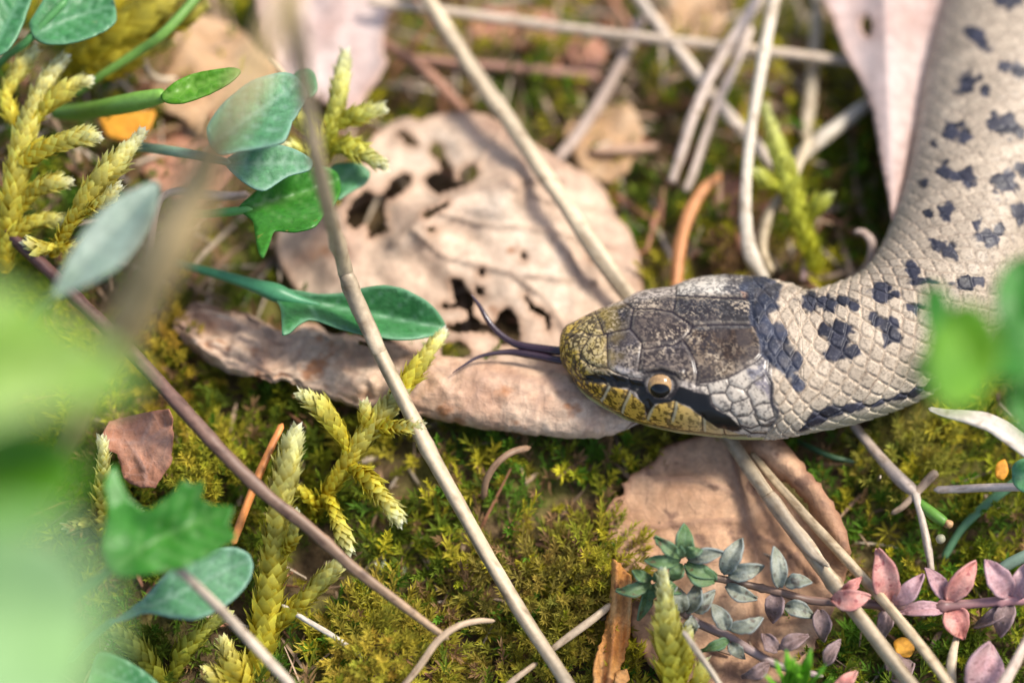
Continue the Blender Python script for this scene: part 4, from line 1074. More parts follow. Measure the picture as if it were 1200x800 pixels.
# foreground herb, far out of focus, rooted left of the frame
M['sprig'] = leaf_mat('sprig_leaf', [(.3, (.04, .16, .004)), (.5, (.085, .235, .004)), (.7, (.15, .31, .008))], (.14, .32, .05), 1.2, .5, .3, .2, .2)
def herb(name, label, rootpos, stem, leaves):
    r = empty(name, P(*rootpos)); tag(r, label, 'plant')
    link('stem', tube_mesh('stem', stem, M['greenstem'], (.15, .30, .09), sides=10, seed=3), r)
    for out, hf, mat, pet in leaves:
        lf = link('leaf', blade_mesh('leaf', out, hf, M[mat], step=9, thick=.03, rim=4), r)
        if pet:
            p = link('petiole', tube_mesh('petiole', pet, M['greenstem'], (.18, .34, .1), sides=8, seed=5), r)
    return r
herb('tall_herb', 'tall blurred light green herb filling the lower left corner, nearest the camera', (-330, 560, -.1),
     [(-330, 560, -.1, 9), (-300, 560, 2.5, 9), (-260, 575, 5, 8), (-220, 585, 7.2, 7), (-170, 600, 8.6, 6), (-120, 640, 11.2, 5)],
     [([(-120, 420), (-60, 345), (0, 335), (40, 350), (90, 385), (150, 425), (160, 450), (110, 475), (40, 480), (-40, 500), (-110, 480)], fold(9.8, (-120, 450), (150, 440), .4), 'lightgreen', [(-180, 590, 8.6, 5), (-150, 500, 9.5, 5), (-100, 450, 9.8, 5)]),
      ([(-130, 560), (-70, 500), (10, 490), (70, 505), (98, 540), (92, 575), (50, 605), (-30, 625), (-110, 610)], fold(8.8, (-120, 560), (95, 545), .5), 'lime', [(-200, 585, 7.9, 5), (-160, 570, 8.5, 5), (-110, 560, 8.8, 5)]),
      ([(-130, 700), (-80, 630), (0, 605), (60, 615), (112, 655), (122, 720), (112, 800), (60, 870), (-60, 870), (-130, 800)], fold(11.6, (-120, 720), (110, 720), .3), 'palegreen', [(-140, 625, 10.6, 5), (-125, 670, 11.5, 5), (-110, 720, 11.6, 5)])])
herb('leafy_herb', 'blurred bright green leafy sprig in front of the snake\'s neck', (1290, 560, -.1),
     [(1290, 560, -.1, 5), (1270, 530, 2, 5), (1245, 490, 3.6, 5), (1215, 455, 5.0, 4.5), (1178, 440, 5.6, 4), (1150, 425, 5.9, 3)],
     [([(1062, 432), (1078, 418), (1088, 395), (1082, 360), (1086, 336), (1100, 334), (1112, 352), (1120, 385), (1136, 420), (1118, 445), (1090, 448)], fold(5.7, (1130, 440), (1088, 345), .4), 'green', None),
      ([(1088, 445), (1086, 415), (1096, 385), (1112, 362), (1138, 354), (1160, 372), (1172, 400), (1168, 436), (1148, 466), (1122, 480), (1098, 470)], fold(6.2, (1150, 440), (1108, 375), .45), 'sprig', None),
      ([(1170, 372), (1166, 345), (1176, 316), (1196, 300), (1225, 305), (1230, 350), (1205, 390), (1180, 392)], fold(5.6, (1185, 390), (1195, 305), .4), 'green', None),
      ([(1150, 415), (1175, 388), (1215, 375), (1240, 395), (1235, 430), (1195, 445), (1160, 440)], fold(5.9, (1152, 428), (1238, 410), .4), 'green', None),
      ([(1180, 478), (1184, 452), (1205, 440), (1230, 455), (1232, 500), (1210, 515), (1192, 502)], fold(5.0, (1186, 450), (1215, 510), .4), 'green', None)])

# ------------------------------------------------------------------ stalks and twigs
def stalk(name, label, cat, pts, col, group=None, **kw):
    if name != 'pine_needle': col = tuple(c * f for c, f in zip(col, (1.0, .93, .80)))
    group = {'dry_straw': 'dry straws in the moss', 'dry_stalk': 'long dry grass stalks', 'pine_needle': 'orange pine needles', 'tendril': 'curled dry tendrils'}.get(name)
    return tag(link(name, tube_mesh(name, pts, M['stalk'], col, **kw)), label, cat, group)
PALE, WARM, MAUVE, WHITE, TAN = (.42, .36, .275), (.46, .38, .27), (.44, .37, .37), (.56, .52, .46), (.42, .31, .19)
DS = 'dry grass stalks and stems'
# long pale stalk passing under the head and out below it
stalk('dry_stalk', 'long pale dry stalk running over the holed leaf and under the snake\'s head', 'stalk',
      [(478, -40, 1.35, 11), (515, 22, 1.30, 11), (560, 92, 1.22, 11), (610, 163, 1.12, 11), (660, 236, 1.0, 10.5), (705, 302, .82, 10.5), (748, 362, .52, 10), (800, 436, .36, 9.5), (858, 520, .42, 9), (905, 588, .55, 9), (960, 660, .72, 9), (1015, 733, .85, 9), (1090, 832, .95, 9)], PALE, None, nodes=[(.2, .15), (.62, .15), (.86, .2)], wob=.03, streak=.55, seed=3)
stalk('dry_stalk', 'tall grey stalk leaning from the top edge down to the bottom centre', 'stalk',
      [(336, -60, 8.4, 10), (345, 20, 7.4, 10), (356, 100, 6.2, 10), (370, 180, 4.9, 9.5), (388, 255, 3.3, 9), (405, 318, 1.95, 9.5), (420, 360, 1.55, 9.5), (460, 445, 1.25, 9.5), (505, 530, .98, 9.5), (560, 630, .8, 9), (612, 718, .7, 9), (668, 806, .6, 9), (690, 845, .5, 9)], (.37, .315, .24), None, wob=.03, nodes=[(.375, .30), (.66, .16)], streak=.55, seed=5)
stalk('twig', 'purplish brown twig slanting from the left edge to the bottom centre', 'twig',
      [(-30, 240, 1.5, 8), (20, 283, 1.5, 8), (80, 340, 1.5, 8.5), (140, 400, 1.5, 9), (200, 464, 1.45, 9), (260, 528, 1.4, 8.5), (320, 584, 1.3, 8), (380, 636, 1.2, 7.5), (440, 684, 1.1, 6.5), (490, 722, 1.0, 5.5), (525, 750, .9, 4)], (.085, .045, .048), None, tipcol=(.34, .23, .13), streak=.55, seed=8, nodes=[(.22, .18), (.48, .15), (.7, .15)], wob=.05)
stalk('dry_stalk', 'thick blurred tan stalk crossing the upper left in front of the leaves', 'stalk',
      [(40, 590, .0, 9), (66, 545, 1.6, 10), (90, 500, 3.2, 12), (112, 452, 4.6, 15), (140, 398, 5.8, 22), (170, 340, 6.8, 25), (205, 270, 7.6, 25), (240, 200, 8.2, 20), (275, 130, 9.2, 12), (312, 50, 9.6, 11), (345, -40, 10, 11)], (.52, .41, .23), None, seed=9)
stalk('dry_straw', 'thin pinkish stem lying level across the top of the frame', 'straw',
      [(430, 2, 1.05, 7), (520, 13, 1.0, 7.5), (620, 27, .95, 8), (720, 40, .9, 8), (820, 51, .85, 8), (920, 63, .8, 8), (1010, 74, .7, 7.5)], (.48, .41, .35), None, nodes=[(.55, .1)], seed=11)
stalk('dry_straw', 'grey brown stem stub slanting below the level top stem', 'straw', [(752, 20, .6, 9), (735, 60, .55, 9.5), (705, 115, .45, 10), (672, 165, .35, 9.5), (645, 196, .3, 8)], (.42, .34, .31), None, seed=12)
stalk('dry_straw', 'pale stem slanting down right from the top edge through the tangle', 'straw', [(730, -30, .9, 9), (765, 22, .85, 9), (805, 72, .8, 9.5), (845, 125, .72, 10), (885, 170, .62, 10), (925, 215, .5, 8)], (.52, .46, .41), None, seed=13)
stalk('dry_straw', 'white stem falling from the top edge to the back of the head', 'straw', [(915, -40, 1.7, 10), (902, 20, 1.6, 10), (890, 90, 1.45, 9), (879, 160, 1.2, 8), (874, 220, .95, 8), (875, 270, .75, 10), (882, 302, .62, 12), (898, 330, .5, 8)], WHITE, None, seed=14)
stalk('dry_straw', 'pale stem in the tangle leaning left of the white stem', 'straw', [(905, -30, 1.2, 10), (868, 32, 1.1, 10), (838, 80, 1.0, 9), (815, 130, .9, 9), (798, 180, .75, 8), (786, 215, .6, 6)], (.48, .41, .38), None, seed=15)
stalk('dry_straw', 'thin beige stem squeezed between a pale leaning stem and the white stem', 'straw', [(880, 30, .9, 7), (862, 75, .85, 7), (845, 112, .8, 7), (830, 150, .7, 7.5), (815, 195, .55, 7), (803, 225, .4, 5)], (.52, .45, .42), None, seed=16)
stalk('dry_straw', 'faded upright stem behind the level stem near the pointed leaf', 'straw', [(958, -20, .5, 9), (956, 50, .45, 10), (950, 110, .4, 11), (942, 165, .35, 9)], (.48, .42, .33), None, seed=17)
stalk('dry_straw', 'thick whitish stem stub pointing at the pointed pinkish leaf', 'straw', [(1030, 112, .55, 9), (995, 138, .55, 11), (960, 164, .5, 12), (930, 190, .4, 10)], (.58, .55, .50), None, seed=18)
stalk('dry_straw', 'reddish brown stem bit left of the long pale stalk at the top', 'straw', [(445, 48, .7, 8), (480, 70, .6, 9), (510, 95, .5, 10), (545, 132, .4, 8)], (.30, .16, .11), None, seed=19)
stalk('dry_straw', 'brown stem lying level behind the long pale stalk', 'straw', [(480, 68, .35, 7), (560, 76, .35, 8), (640, 83, .35, 8), (705, 90, .3, 7)], (.34, .20, .16), None, seed=20)
stalk('dry_straw', 'short beige stem lying level in the moss right of the holed leaf', 'straw', [(690, 178, .3, 7), (730, 176, .3, 8), (775, 172, .3, 7)], (.40, .27, .2), None, seed=21)
stalk('pine_needle', 'bent orange pine needle rising behind the head', 'needle', [(845, 205, .45, 5), (825, 222, .5, 8), (808, 250, .5, 8.5), (798, 285, .5, 8.5), (793, 320, .45, 8.5), (791, 345, .4, 7)], (.52, .23, .09), None, streak=.2, seed=22)
stalk('pine_needle', 'thin orange pine needle under the purple twig', 'needle', [(331, 496, .75, 4), (315, 530, .8, 5), (297, 572, .85, 5.5), (282, 610, .85, 5.5), (272, 638, .8, 5)], (.55, .21, .06), None, streak=.2, seed=23)
stalk('dry_stalk', 'second thinner pale stalk beside the long one, lower right', 'stalk', [(880, 530, .35, 4), (912, 568, .45, 5.5), (955, 615, .6, 6), (1000, 664, .75, 6.5), (1045, 715, .9, 6.5), (1085, 765, 1.0, 6.5), (1125, 820, 1.0, 6.5)], (.43, .36, .26), None, streak=.45, seed=24)
stalk('dry_stalk', 'short whitish grey stalk at the lower left over the green leaf', 'stalk', [(206, 664, 2.2, 5), (235, 690, 2.0, 6), (268, 724, 1.75, 6.5), (300, 758, 1.55, 6.5), (345, 806, 1.3, 6)], (.40, .355, .31), None, streak=.5, seed=25)
stalk('dry_straw', 'thin white stem left of the golden moss cushion', 'straw', [(330, 708, .6, 3.5), (360, 727, .62, 4), (395, 748, .6, 4), (425, 770, .5, 4)], (.52, .50, .48), None, seed=26)
stalk('dry_straw', 'arched thin beige stem beside the golden moss cushion', 'straw', [(470, 806, .7, 4.5), (492, 780, .85, 5), (512, 752, .95, 5), (535, 734, .98, 4.5), (560, 727, .9, 4), (580, 727, .75, 3)], (.46, .36, .27), None, streak=.3, seed=27)
stalk('dry_straw', 'pair of pale grass stems right of the tall grey stalk at the bottom', 'straw', [(645, 762, .55, 5), (672, 742, .6, 6), (698, 722, .6, 6), (718, 706, .5, 5)], (.46, .38, .29), None, seed=28)
stalk('dry_straw', 'short pale stem bit at the bottom edge left of the tall grey stalk', 'straw', [(590, 806, .5, 4), (610, 790, .55, 4.5), (630, 776, .5, 4)], (.45, .36, .27), None, seed=29)
stalk('tendril', 'curled pinkish tendril bent like a hook, upper left', 'tendril', [(176, 312, 1.1, 4.5), (178, 280, 1.45, 5), (182, 250, 1.7, 5.5), (190, 231, 1.85, 5), (210, 224, 1.9, 5.5), (240, 228, 1.8, 6.5), (270, 230, 1.75, 6), (292, 228, 1.6, 5)], (.48, .38, .35), None, streak=.4, seed=30)
stalk('tendril', 'thin brown tendril arching in the shade below the rolled leaf', 'tendril', [(566, 585, .3, 4), (570, 562, .5, 4.5), (582, 543, .6, 4.5), (600, 530, .6, 4.5), (622, 524, .5, 4)], (.24, .16, .11), None, seed=31)
stalk('tendril', 'grey hooked tendril inside the bend of the snake\'s neck', 'tendril', [(992, 330, .3, 5), (1008, 322, .5, 6), (1020, 306, .7, 6.5), (1022, 286, .85, 6), (1012, 273, .9, 5), (1000, 272, .88, 4)], (.34, .27, .25), None, seed=32)
stalk('tendril', 'pale loop of dry tendril over the ochre leaf, upper left', 'tendril', [(168, 62, 1.2, 3), (172, 80, 1.25, 3.5), (186, 92, 1.25, 3.5), (208, 92, 1.2, 3)], (.55, .48, .38), None, seed=33)
stalk('dry_straw', 'thin pale stem bit beside the blurred blue green leaf, top', 'straw', [(312, 66, 2.0, 3), (330, 84, 2.1, 4), (346, 100, 2.1, 4), (360, 114, 2.0, 3)], (.55, .46, .34), None, seed=34)
stalk('dry_straw', 'greyish stem running from under the neck to the lower right', 'straw', [(995, 492, .15, 6), (1018, 520, .25, 6.5), (1042, 548, .35, 9), (1060, 566, .4, 10), (1076, 580, .42, 8)], (.42, .36, .33), None, seed=35)
stalk('dry_straw', 'pale upright stem below the fork, between the pink leaves', 'straw', [(1072, 574, .45, 6), (1080, 606, .5, 5.5), (1087, 640, .55, 6), (1092, 672, .5, 5)], (.48, .43, .39), None, seed=36)
stalk('dry_straw', 'level whitish stem at the right edge under the grass blade', 'straw', [(1094, 574, .5, 5), (1130, 572, .55, 6), (1165, 571, .6, 6), (1225, 571, .6, 6)], (.52, .45, .42), None, seed=37)
stalk('dry_grass', 'flat white dry grass blade curving to the right edge', 'grass', [(1088, 478, 1.3, 3), (1108, 484, 1.35, 6), (1135, 489, 1.4, 10), (1162, 497, 1.4, 13), (1188, 513, 1.35, 14), (1225, 540, 1.2, 13)], (.50, .475, .44), None, flat=.25, seed=38)
stalk('dry_straw', 'thin brown stem bit crossing behind the fork at the lower right', 'straw', [(1044, 602, .35, 4), (1062, 590, .42, 5), (1090, 560, .45, 7), (1098, 552, .45, 6)], (.36, .28, .22), None, seed=39)
stalk('dry_straw', 'short pale spike under the pink leaves at the right bottom', 'straw', [(1122, 740, .5, 4), (1116, 770, .55, 7), (1114, 806, .5, 9)], (.48, .42, .34), None, seed=40)
stalk('dry_stalk', 'pale curved stalk at the bottom right corner', 'stalk', [(1168, 815, .9, 8), (1185, 785, 1.0, 7), (1200, 755, 1.05, 6), (1222, 720, 1.0, 5)], (.50, .42, .38), None, seed=41)
stalk('dry_straw', 'thin white straw leaning right of the front moss shoot', 'straw', [(800, 738, 1.1, 3.5), (815, 760, 1.1, 4.5), (835, 788, 1.0, 4.5), (850, 812, .9, 4)], (.52, .46, .38), None, streak=.5, seed=42)
stalk('dry_straw', 'blurred pale stem rising right of the white stem behind the head', 'straw', [(905, 320, .35, 5), (893, 290, .5, 8), (900, 255, .6, 9), (925, 215, .65, 8), (950, 160, .7, 7)], (.46, .40, .30), None, seed=43)
stalk('dry_straw', 'short dull stem stub in the gap above the neck', 'straw', [(940, 330, .25, 5), (943, 312, .35, 5), (944, 296, .4, 4)], (.40, .30, .33), None, seed=44)

def sheath(stalk_obj, pts, col):
    o = link('sheath', tube_mesh('sheath', pts, M['stalk'], col, sides=10, streak=.6, seed=len(pts) + 50), stalk_obj)
long_stalk = [o for o in scn.objects if o.name == 'dry_stalk'][0]
grey_stalk = [o for o in scn.objects if o.name == 'dry_stalk.001'][0]
sheath(grey_stalk, [(404, 318, 2.0, 8), (411, 336, 1.80, 11.5), (420, 358, 1.62, 11), (432, 386, 1.48, 10.5), (446, 418, 1.36, 9)], (.34, .27, .18))
sheath(long_stalk, [(899, 578, .55, 8), (908, 590, .58, 10.5), (930, 620, .66, 10), (948, 642, .72, 9.6), (962, 656, .80, 5), (972, 664, .92, 2)], (.40, .32, .22))

# green stems, right
def gstem(name, label, cat, pts, col, **kw):
    return tag(link(name, tube_mesh(name, pts, M['greenstem'], col, **kw)), label, cat)
gstem('green_stalk', 'teal green grass stem slanting up to the right edge', 'stalk', [(1105, 655, .15, 4.5), (1125, 622, .2, 5), (1150, 596, .25, 5.5), (1180, 572, .35, 6), (1225, 540, .5, 6)], (.10, .22, .11), seed=1)
gstem('green_stalk', 'pale green stem at the right edge above the pink leaves', 'stalk', [(1160, 680, .4, 6), (1180, 662, .55, 7), (1225, 640, .7, 7)], (.24, .34, .25), seed=2)
gstem('green_stalk', 'thin green stem leading off the blue green leaf, top left', 'stalk', [(88, 112, 1.6, 4), (120, 88, 1.9, 5), (160, 62, 2.1, 5.5), (195, 36, 2.3, 6), (245, -20, 2.4, 6)], (.14, .28, .05), seed=3)
gstem('green_stalk', 'dark green blurred stem below the snake\'s neck', 'stalk', [(925, 512, .0, 2), (950, 524, .1, 3.5), (975, 535, .12, 3.5), (1005, 542, .1, 2)], (.035, .085, .035), seed=4)
def bud():
    r = empty('flower_bud', P(1070, 585, .5)); tag(r, 'small green bud with a brown open tip by the stem fork', 'bud')
    link('calyx', tube_mesh('calyx', [(1070, 580, .4, 3), (1078, 590, .45, 6), (1092, 601, .52, 7), (1103, 609, .55, 6.5), (1110, 613, .57, 5)], M['greenstem'], (.11, .25, .035), sides=12, seed=6), r)
    link('tip', tube_mesh('tip', [(1107, 611, .56, 5), (1112, 614, .57, 6), (1116, 617, .58, 4)], M['stalk'], (.30, .18, .08), sides=12, seed=7), r)
bud()
gstem('seed', 'small round cream seed under the green bud', 'seed', [(1098, 628, .6, 3), (1102, 631, .62, 6), (1105, 634, .6, 4)], (.42, .40, .26), seed=8)

# ------------------------------------------------------------------ feather moss
def feather_branch(pts, rng, dens=115, base=(.66, .46, .008), tip=(.78, .70, .06), white=(.86, .87, .52)):
    """leafy moss branch; pts: (px, py, h, radius px)"""
    pts = np.asarray(pts, float)
    n = 40
    c = catmull(pts, n); C = P(c[:, 0], c[:, 1], c[:, 2]); R = np.maximum(c[:, 3] * (.86 + .16 * np.sin(np.linspace(0, 9, n) + pts[0, 0])), 1.0) / 100
    L = np.linalg.norm(np.diff(C, axis=0), axis=1).sum()
    T = nrm(np.gradient(C, axis=0)); S = nrm(np.cross(T, [0.013, .02, 1.0])); U = np.cross(S, T)
    Vs, Fs, Cs = [], [], []
    base, tip, white = map(np.array, (base, tip, white))
    # stem
    a = np.linspace(0, 2 * math.pi, 7, endpoint=False)
    sv = C[:, None] + (R * .55)[:, None, None] * (S[:, None] * np.cos(a)[None, :, None] + U[:, None] * np.sin(a)[None, :, None])
    i = np.arange(n * 7).reshape(n, 7); j = np.roll(i, -1, 1)
    q = np.stack([i[:-1], j[:-1], j[1:], i[1:]], -1).reshape(-1, 4)
    Vs.append(sv.reshape(-1, 3)); Fs.append(np.vstack([q[:, [0, 1, 2]], q[:, [0, 2, 3]]])); Cs.append(np.tile(base * .8, (n * 7, 1)))
    off = n * 7
    N = int(max(14, dens * L))
    for k in range(N):
        u = (k + .5) / N
        f = u * (n - 1); i0 = min(int(f), n - 2); w = f - i0
        cc = C[i0] * (1 - w) + C[i0 + 1] * w; r = R[i0] * (1 - w) + R[i0 + 1] * w
        t, s, uu = T[i0], S[i0], U[i0]
        az = k * 2.39996 + rng.uniform(-.25, .25)
        rad = s * math.cos(az) + uu * math.sin(az); tan = np.cross(t, rad)
        open_ = rng.uniform(.20, .58) * (1 - .2 * u)
        ll = max(r, .045) * rng.uniform(.75, 1.3) + .055 + .04 * u ** 3
        wd = ll * rng.uniform(.28, .42)
        p0 = cc + rad * r * .5
        d = nrm(t * math.cos(open_) + rad * math.sin(open_))
        up = nrm(np.cross(tan, d)); 
        if up @ rad < 0: up = -up
        m1 = p0 + d * ll * .35 + up * ll * .10; m2 = p0 + d * ll * .7 + up * ll * .07; tp = p0 + d * ll * 1.08 + up * ll * .10 * rng.uniform(-.5, 1.6)
        v = [p0 - tan * wd * .5, p0 + tan * wd * .5, m1 - tan * wd - up * ll * .10, m1, m1 + tan * wd - up * ll * .10, m2 - tan * wd * .62 - up * ll * .06, m2, m2 + tan * wd * .62 - up * ll * .06, tp]
        Vs.append(np.array(v))
        Fs.append(np.array([(0, 3, 2), (0, 1, 3), (1, 4, 3), (2, 3, 6), (2, 6, 5), (3, 4, 7), (3, 7, 6), (5, 6, 8), (6, 7, 8)]) + off); off += 9
        g = rng.uniform(.65, 1.25)
        cb = (base * (1 - u * .6) + tip * u * .6) * g * .85; u3 = u ** 2.2; ct = (tip * (1 - u3) + white * u3) * g
        Cs.append(np.array([cb, cb, cb * .5 + ct * .5, cb * .6 + ct * .4, cb * .5 + ct * .5, ct, ct * .9, ct, ct * 1.25]))
    return np.vstack(Vs), np.vstack(Fs), np.clip(np.vstack(Cs), 0, .85)

def feather(label, branches, seed, **kw):
    rng = random.Random(seed)
    p0 = branches[0][0]
    r = empty('feather_moss', P(p0[0], p0[1], p0[2])); tag(r, label, 'moss', 'feather moss shoots')
    for k, b in enumerate(branches):
        if p0[1] > 430: b = [(x_, y_, h_ - .45, r_) for x_, y_, h_, r_ in b]
        V, F, Cc = feather_branch(b, rng, **kw)
        link('main_stem' if k == 0 else 'side_branch', make_mesh('moss_branch', V, F, Cc, True, M['feather']), r)
FMG = 'feather moss shoots'
feather('branching golden feather moss shoot in front of the rolled leaf', [
    [(360, 610, .5, 8), (378, 585, .8, 12), (398, 555, 1.0, 14), (420, 522, 1.15, 14), (445, 490, 1.3, 13), (462, 468, 1.4, 11), (470, 455, 1.42, 6)],
    [(412, 535, 1.1, 9), (400, 510, 1.2, 13), (385, 488, 1.3, 14), (370, 473, 1.35, 12), (356, 464, 1.38, 4)],
    [(458, 475, 1.36, 8), (474, 452, 1.45, 12), (490, 430, 1.5, 13), (504, 410, 1.5, 10), (516, 395, 1.5, 3)],
    [(440, 500, 1.25, 8), (456, 500, 1.4, 11), (472, 500, 1.5, 9), (487, 499, 1.55, 3)],
    [(408, 545, 1.05, 9), (426, 556, 1.2, 12), (442, 574, 1.3, 13), (455, 590, 1.35, 11), (466, 606, 1.35, 4)],
    [(385, 578, .85, 8), (392, 600, .95, 12), (400, 620, 1.0, 10), (408, 640, 1.0, 3)],
    [(372, 590, .75, 8), (356, 578, .85, 9), (340, 572, .8, 8), (330, 570, .7, 4)],
    [(432, 510, 1.2, 7), (430, 492, 1.35, 9), (428, 478, 1.4, 3)]], 1)
feather('tall upright golden feather moss shoot left of the branching one', [
    [(296, 812, .4, 16), (305, 765, .7, 20), (314, 712, .95, 23), (320, 655, 1.15, 23), (326, 605, 1.3, 20), (334, 562, 1.45, 16), (340, 532, 1.5, 12), (346, 508, 1.52, 3)],
    [(322, 735, .9, 9), (345, 712, 1.05, 13), (368, 690, 1.15, 13), (386, 672, 1.2, 9), (398, 660, 1.22, 3)],
    [(325, 650, 1.15, 7), (338, 640, 1.35, 8), (344, 622, 1.45, 6), (346, 608, 1.5, 2)]], 2, base=(.62, .46, .010), tip=(.70, .63, .06), white=(.82, .83, .48))
feather('thick upright moss shoot with a white tip at the bottom edge', [
    [(796, 850, .6, 22), (792, 810, .9, 22), (787, 770, 1.2, 21), (782, 735, 1.4, 17), (779, 705, 1.5, 12), (777, 675, 1.55, 3)],
    [(798, 800, 1.0, 8), (805, 775, 1.2, 9), (806, 757, 1.3, 7), (806, 742, 1.32, 2)],
    [(800, 830, .8, 10), (818, 800, 1.0, 11), (823, 780, 1.05, 3)]], 3, base=(.62, .50, .010), tip=(.72, .66, .06), white=(.84, .84, .50))
feather('short pale moss shoot beside the small russet leaf', [
    [(118, 625, .6, 16), (120, 595, .9, 14), (121, 565, 1.15, 12), (121, 540, 1.3, 8), (120, 520, 1.35, 3)],
    [(124, 610, .7, 9), (142, 606, .8, 9), (156, 602, .85, 3)], [(114, 608, .7, 9), (96, 612, .75, 8), (84, 616, .7, 3)]], 4, base=(.56, .44, .02), tip=(.66, .62, .12))
feather('pale feather moss with several white tipped branches at the left edge', [
    [(5, 320, 1.2, 14), (10, 270, 1.5, 16), (18, 215, 1.8, 17), (28, 165, 2.0, 17), (40, 125, 2.15, 15), (55, 95, 2.2, 10), (72, 72, 2.25, 3)],
    [(14, 200, 1.85, 10), (45, 178, 2.1, 16), (75, 165, 2.2, 15), (95, 160, 2.25, 10), (108, 160, 2.25, 3)],
    [(15, 250, 1.6, 10), (40, 225, 1.8, 14), (60, 215, 1.9, 10), (75, 214, 1.9, 3)],
    [(20, 150, 2.0, 9), (8, 115, 2.1, 12), (20, 85, 2.2, 12), (38, 62, 2.25, 4)],
    [(30, 150, 2.05, 8), (60, 120, 2.2, 13), (85, 100, 2.25, 10), (98, 96, 2.25, 3)],
    [(8, 280, 1.5, 9), (35, 262, 1.6, 13), (60, 258, 1.65, 9), (75, 262, 1.65, 3)]], 5, base=(.68, .50, .02), tip=(.78, .70, .09), white=(.86, .85, .54))
feather('feather moss frond with a pale tip pointing up right of the left edge moss', [
    [(60, 300, 1.4, 9), (82, 262, 1.8, 13), (105, 228, 2.0, 16), (130, 198, 2.15, 15), (148, 178, 2.2, 10), (163, 160, 2.25, 3)],
    [(96, 245, 1.9, 8), (115, 240, 2.05, 10), (136, 222, 2.15, 3)],
    [(72, 285, 1.55, 7), (50, 290, 1.6, 11), (35, 286, 1.6, 3)], [(70, 290, 1.5, 7), (90, 290, 1.6, 9), (106, 284, 1.65, 3)]], 6, base=(.68, .50, .02), tip=(.78, .70, .10), white=(.88, .87, .58))
feather('yellow feather moss tuft by the blurred tan stalk above the bright leaf', [
    [(372, 200, 1.3, 12), (380, 175, 1.6, 15), (388, 150, 1.8, 15), (395, 120, 1.95, 13), (400, 92, 2.0, 10), (404, 66, 2.05, 3)],
    [(388, 150, 1.8, 9), (408, 140, 1.9, 13), (425, 133, 1.95, 12), (444, 128, 1.95, 3)],
    [(382, 172, 1.6, 10), (405, 172, 1.75, 14), (425, 180, 1.8, 13), (446, 192, 1.8, 3)],
    [(380, 168, 1.65, 9), (362, 150, 1.8, 13), (348, 132, 1.85, 10), (340, 114, 1.9, 3)],
    [(378, 180, 1.5, 8), (358, 176, 1.65, 11), (340, 172, 1.7, 3)]], 7, base=(.58, .50, .02), tip=(.70, .68, .08), white=(.84, .85, .54))
feather('blurred yellow green moss shoot right of the white stem behind the head', [
    [(958, 320, .3, 14), (945, 280, .6, 17), (932, 240, .8, 17), (920, 200, .95, 15), (908, 165, 1.0, 12), (898, 130, 1.0, 4)],
    [(940, 265, .7, 9), (955, 245, .85, 13), (968, 232, .9, 4)], [(926, 220, .85, 8), (905, 215, .95, 12), (890, 205, 1.0, 4)]], 8, base=(.50, .47, .02), tip=(.58, .60, .06), white=(.56, .58, .24))
feather('bright yellow moss mat behind the leaves at the top left', [
    [(60, 95, 1.4, 18), (100, 62, 1.7, 26), (145, 35, 1.85, 28), (185, 10, 1.9, 22), (220, -20, 1.9, 8)],
    [(80, 80, 1.5, 15), (120, 78, 1.65, 20), (160, 62, 1.7, 16), (195, 50, 1.7, 4)],
    [(130, 40, 1.8, 14), (130, 10, 1.9, 18), (140, -20, 1.9, 6)],
    [(185, 40, 1.8, 8), (210, 30, 2.0, 9), (236, 10, 2.05, 3)]], 9, base=(.42, .33, .01), tip=(.52, .44, .03), white=(.60, .55, .15), dens=110)
feather('olive moss shoot leaning at the bottom edge left of the tall shoot', [
    [(205, 820, .5, 13), (180, 785, .8, 14), (155, 755, 1.0, 13), (135, 740, 1.05, 4)],
    [(200, 800, .6, 11), (215, 765, .85, 13), (240, 738, .95, 10), (262, 722, 1.0, 3)]], 10, base=(.38, .34, .015), tip=(.46, .46, .05), white=(.52, .54, .16))
feather('golden moss shoot at the bottom edge under the whitish stalk', [
    [(300, 835, .5, 18), (285, 800, .8, 20), (272, 775, .95, 14), (264, 755, 1.0, 4)],
    [(290, 815, .7, 12), (265, 800, .85, 14), (245, 790, .9, 5)]], 11, base=(.58, .42, .01), tip=(.66, .57, .06), white=(.72, .68, .3))
feather('small white tipped moss sprig near the centre of the moss', [
    [(455, 690, .35, 6), (452, 678, .5, 8), (449, 668, .55, 3)], [(455, 688, .4, 5), (463, 680, .5, 7), (467, 673, .52, 2)]], 12, base=(.25, .26, .06), tip=(.5, .55, .3), white=(.7, .75, .6))

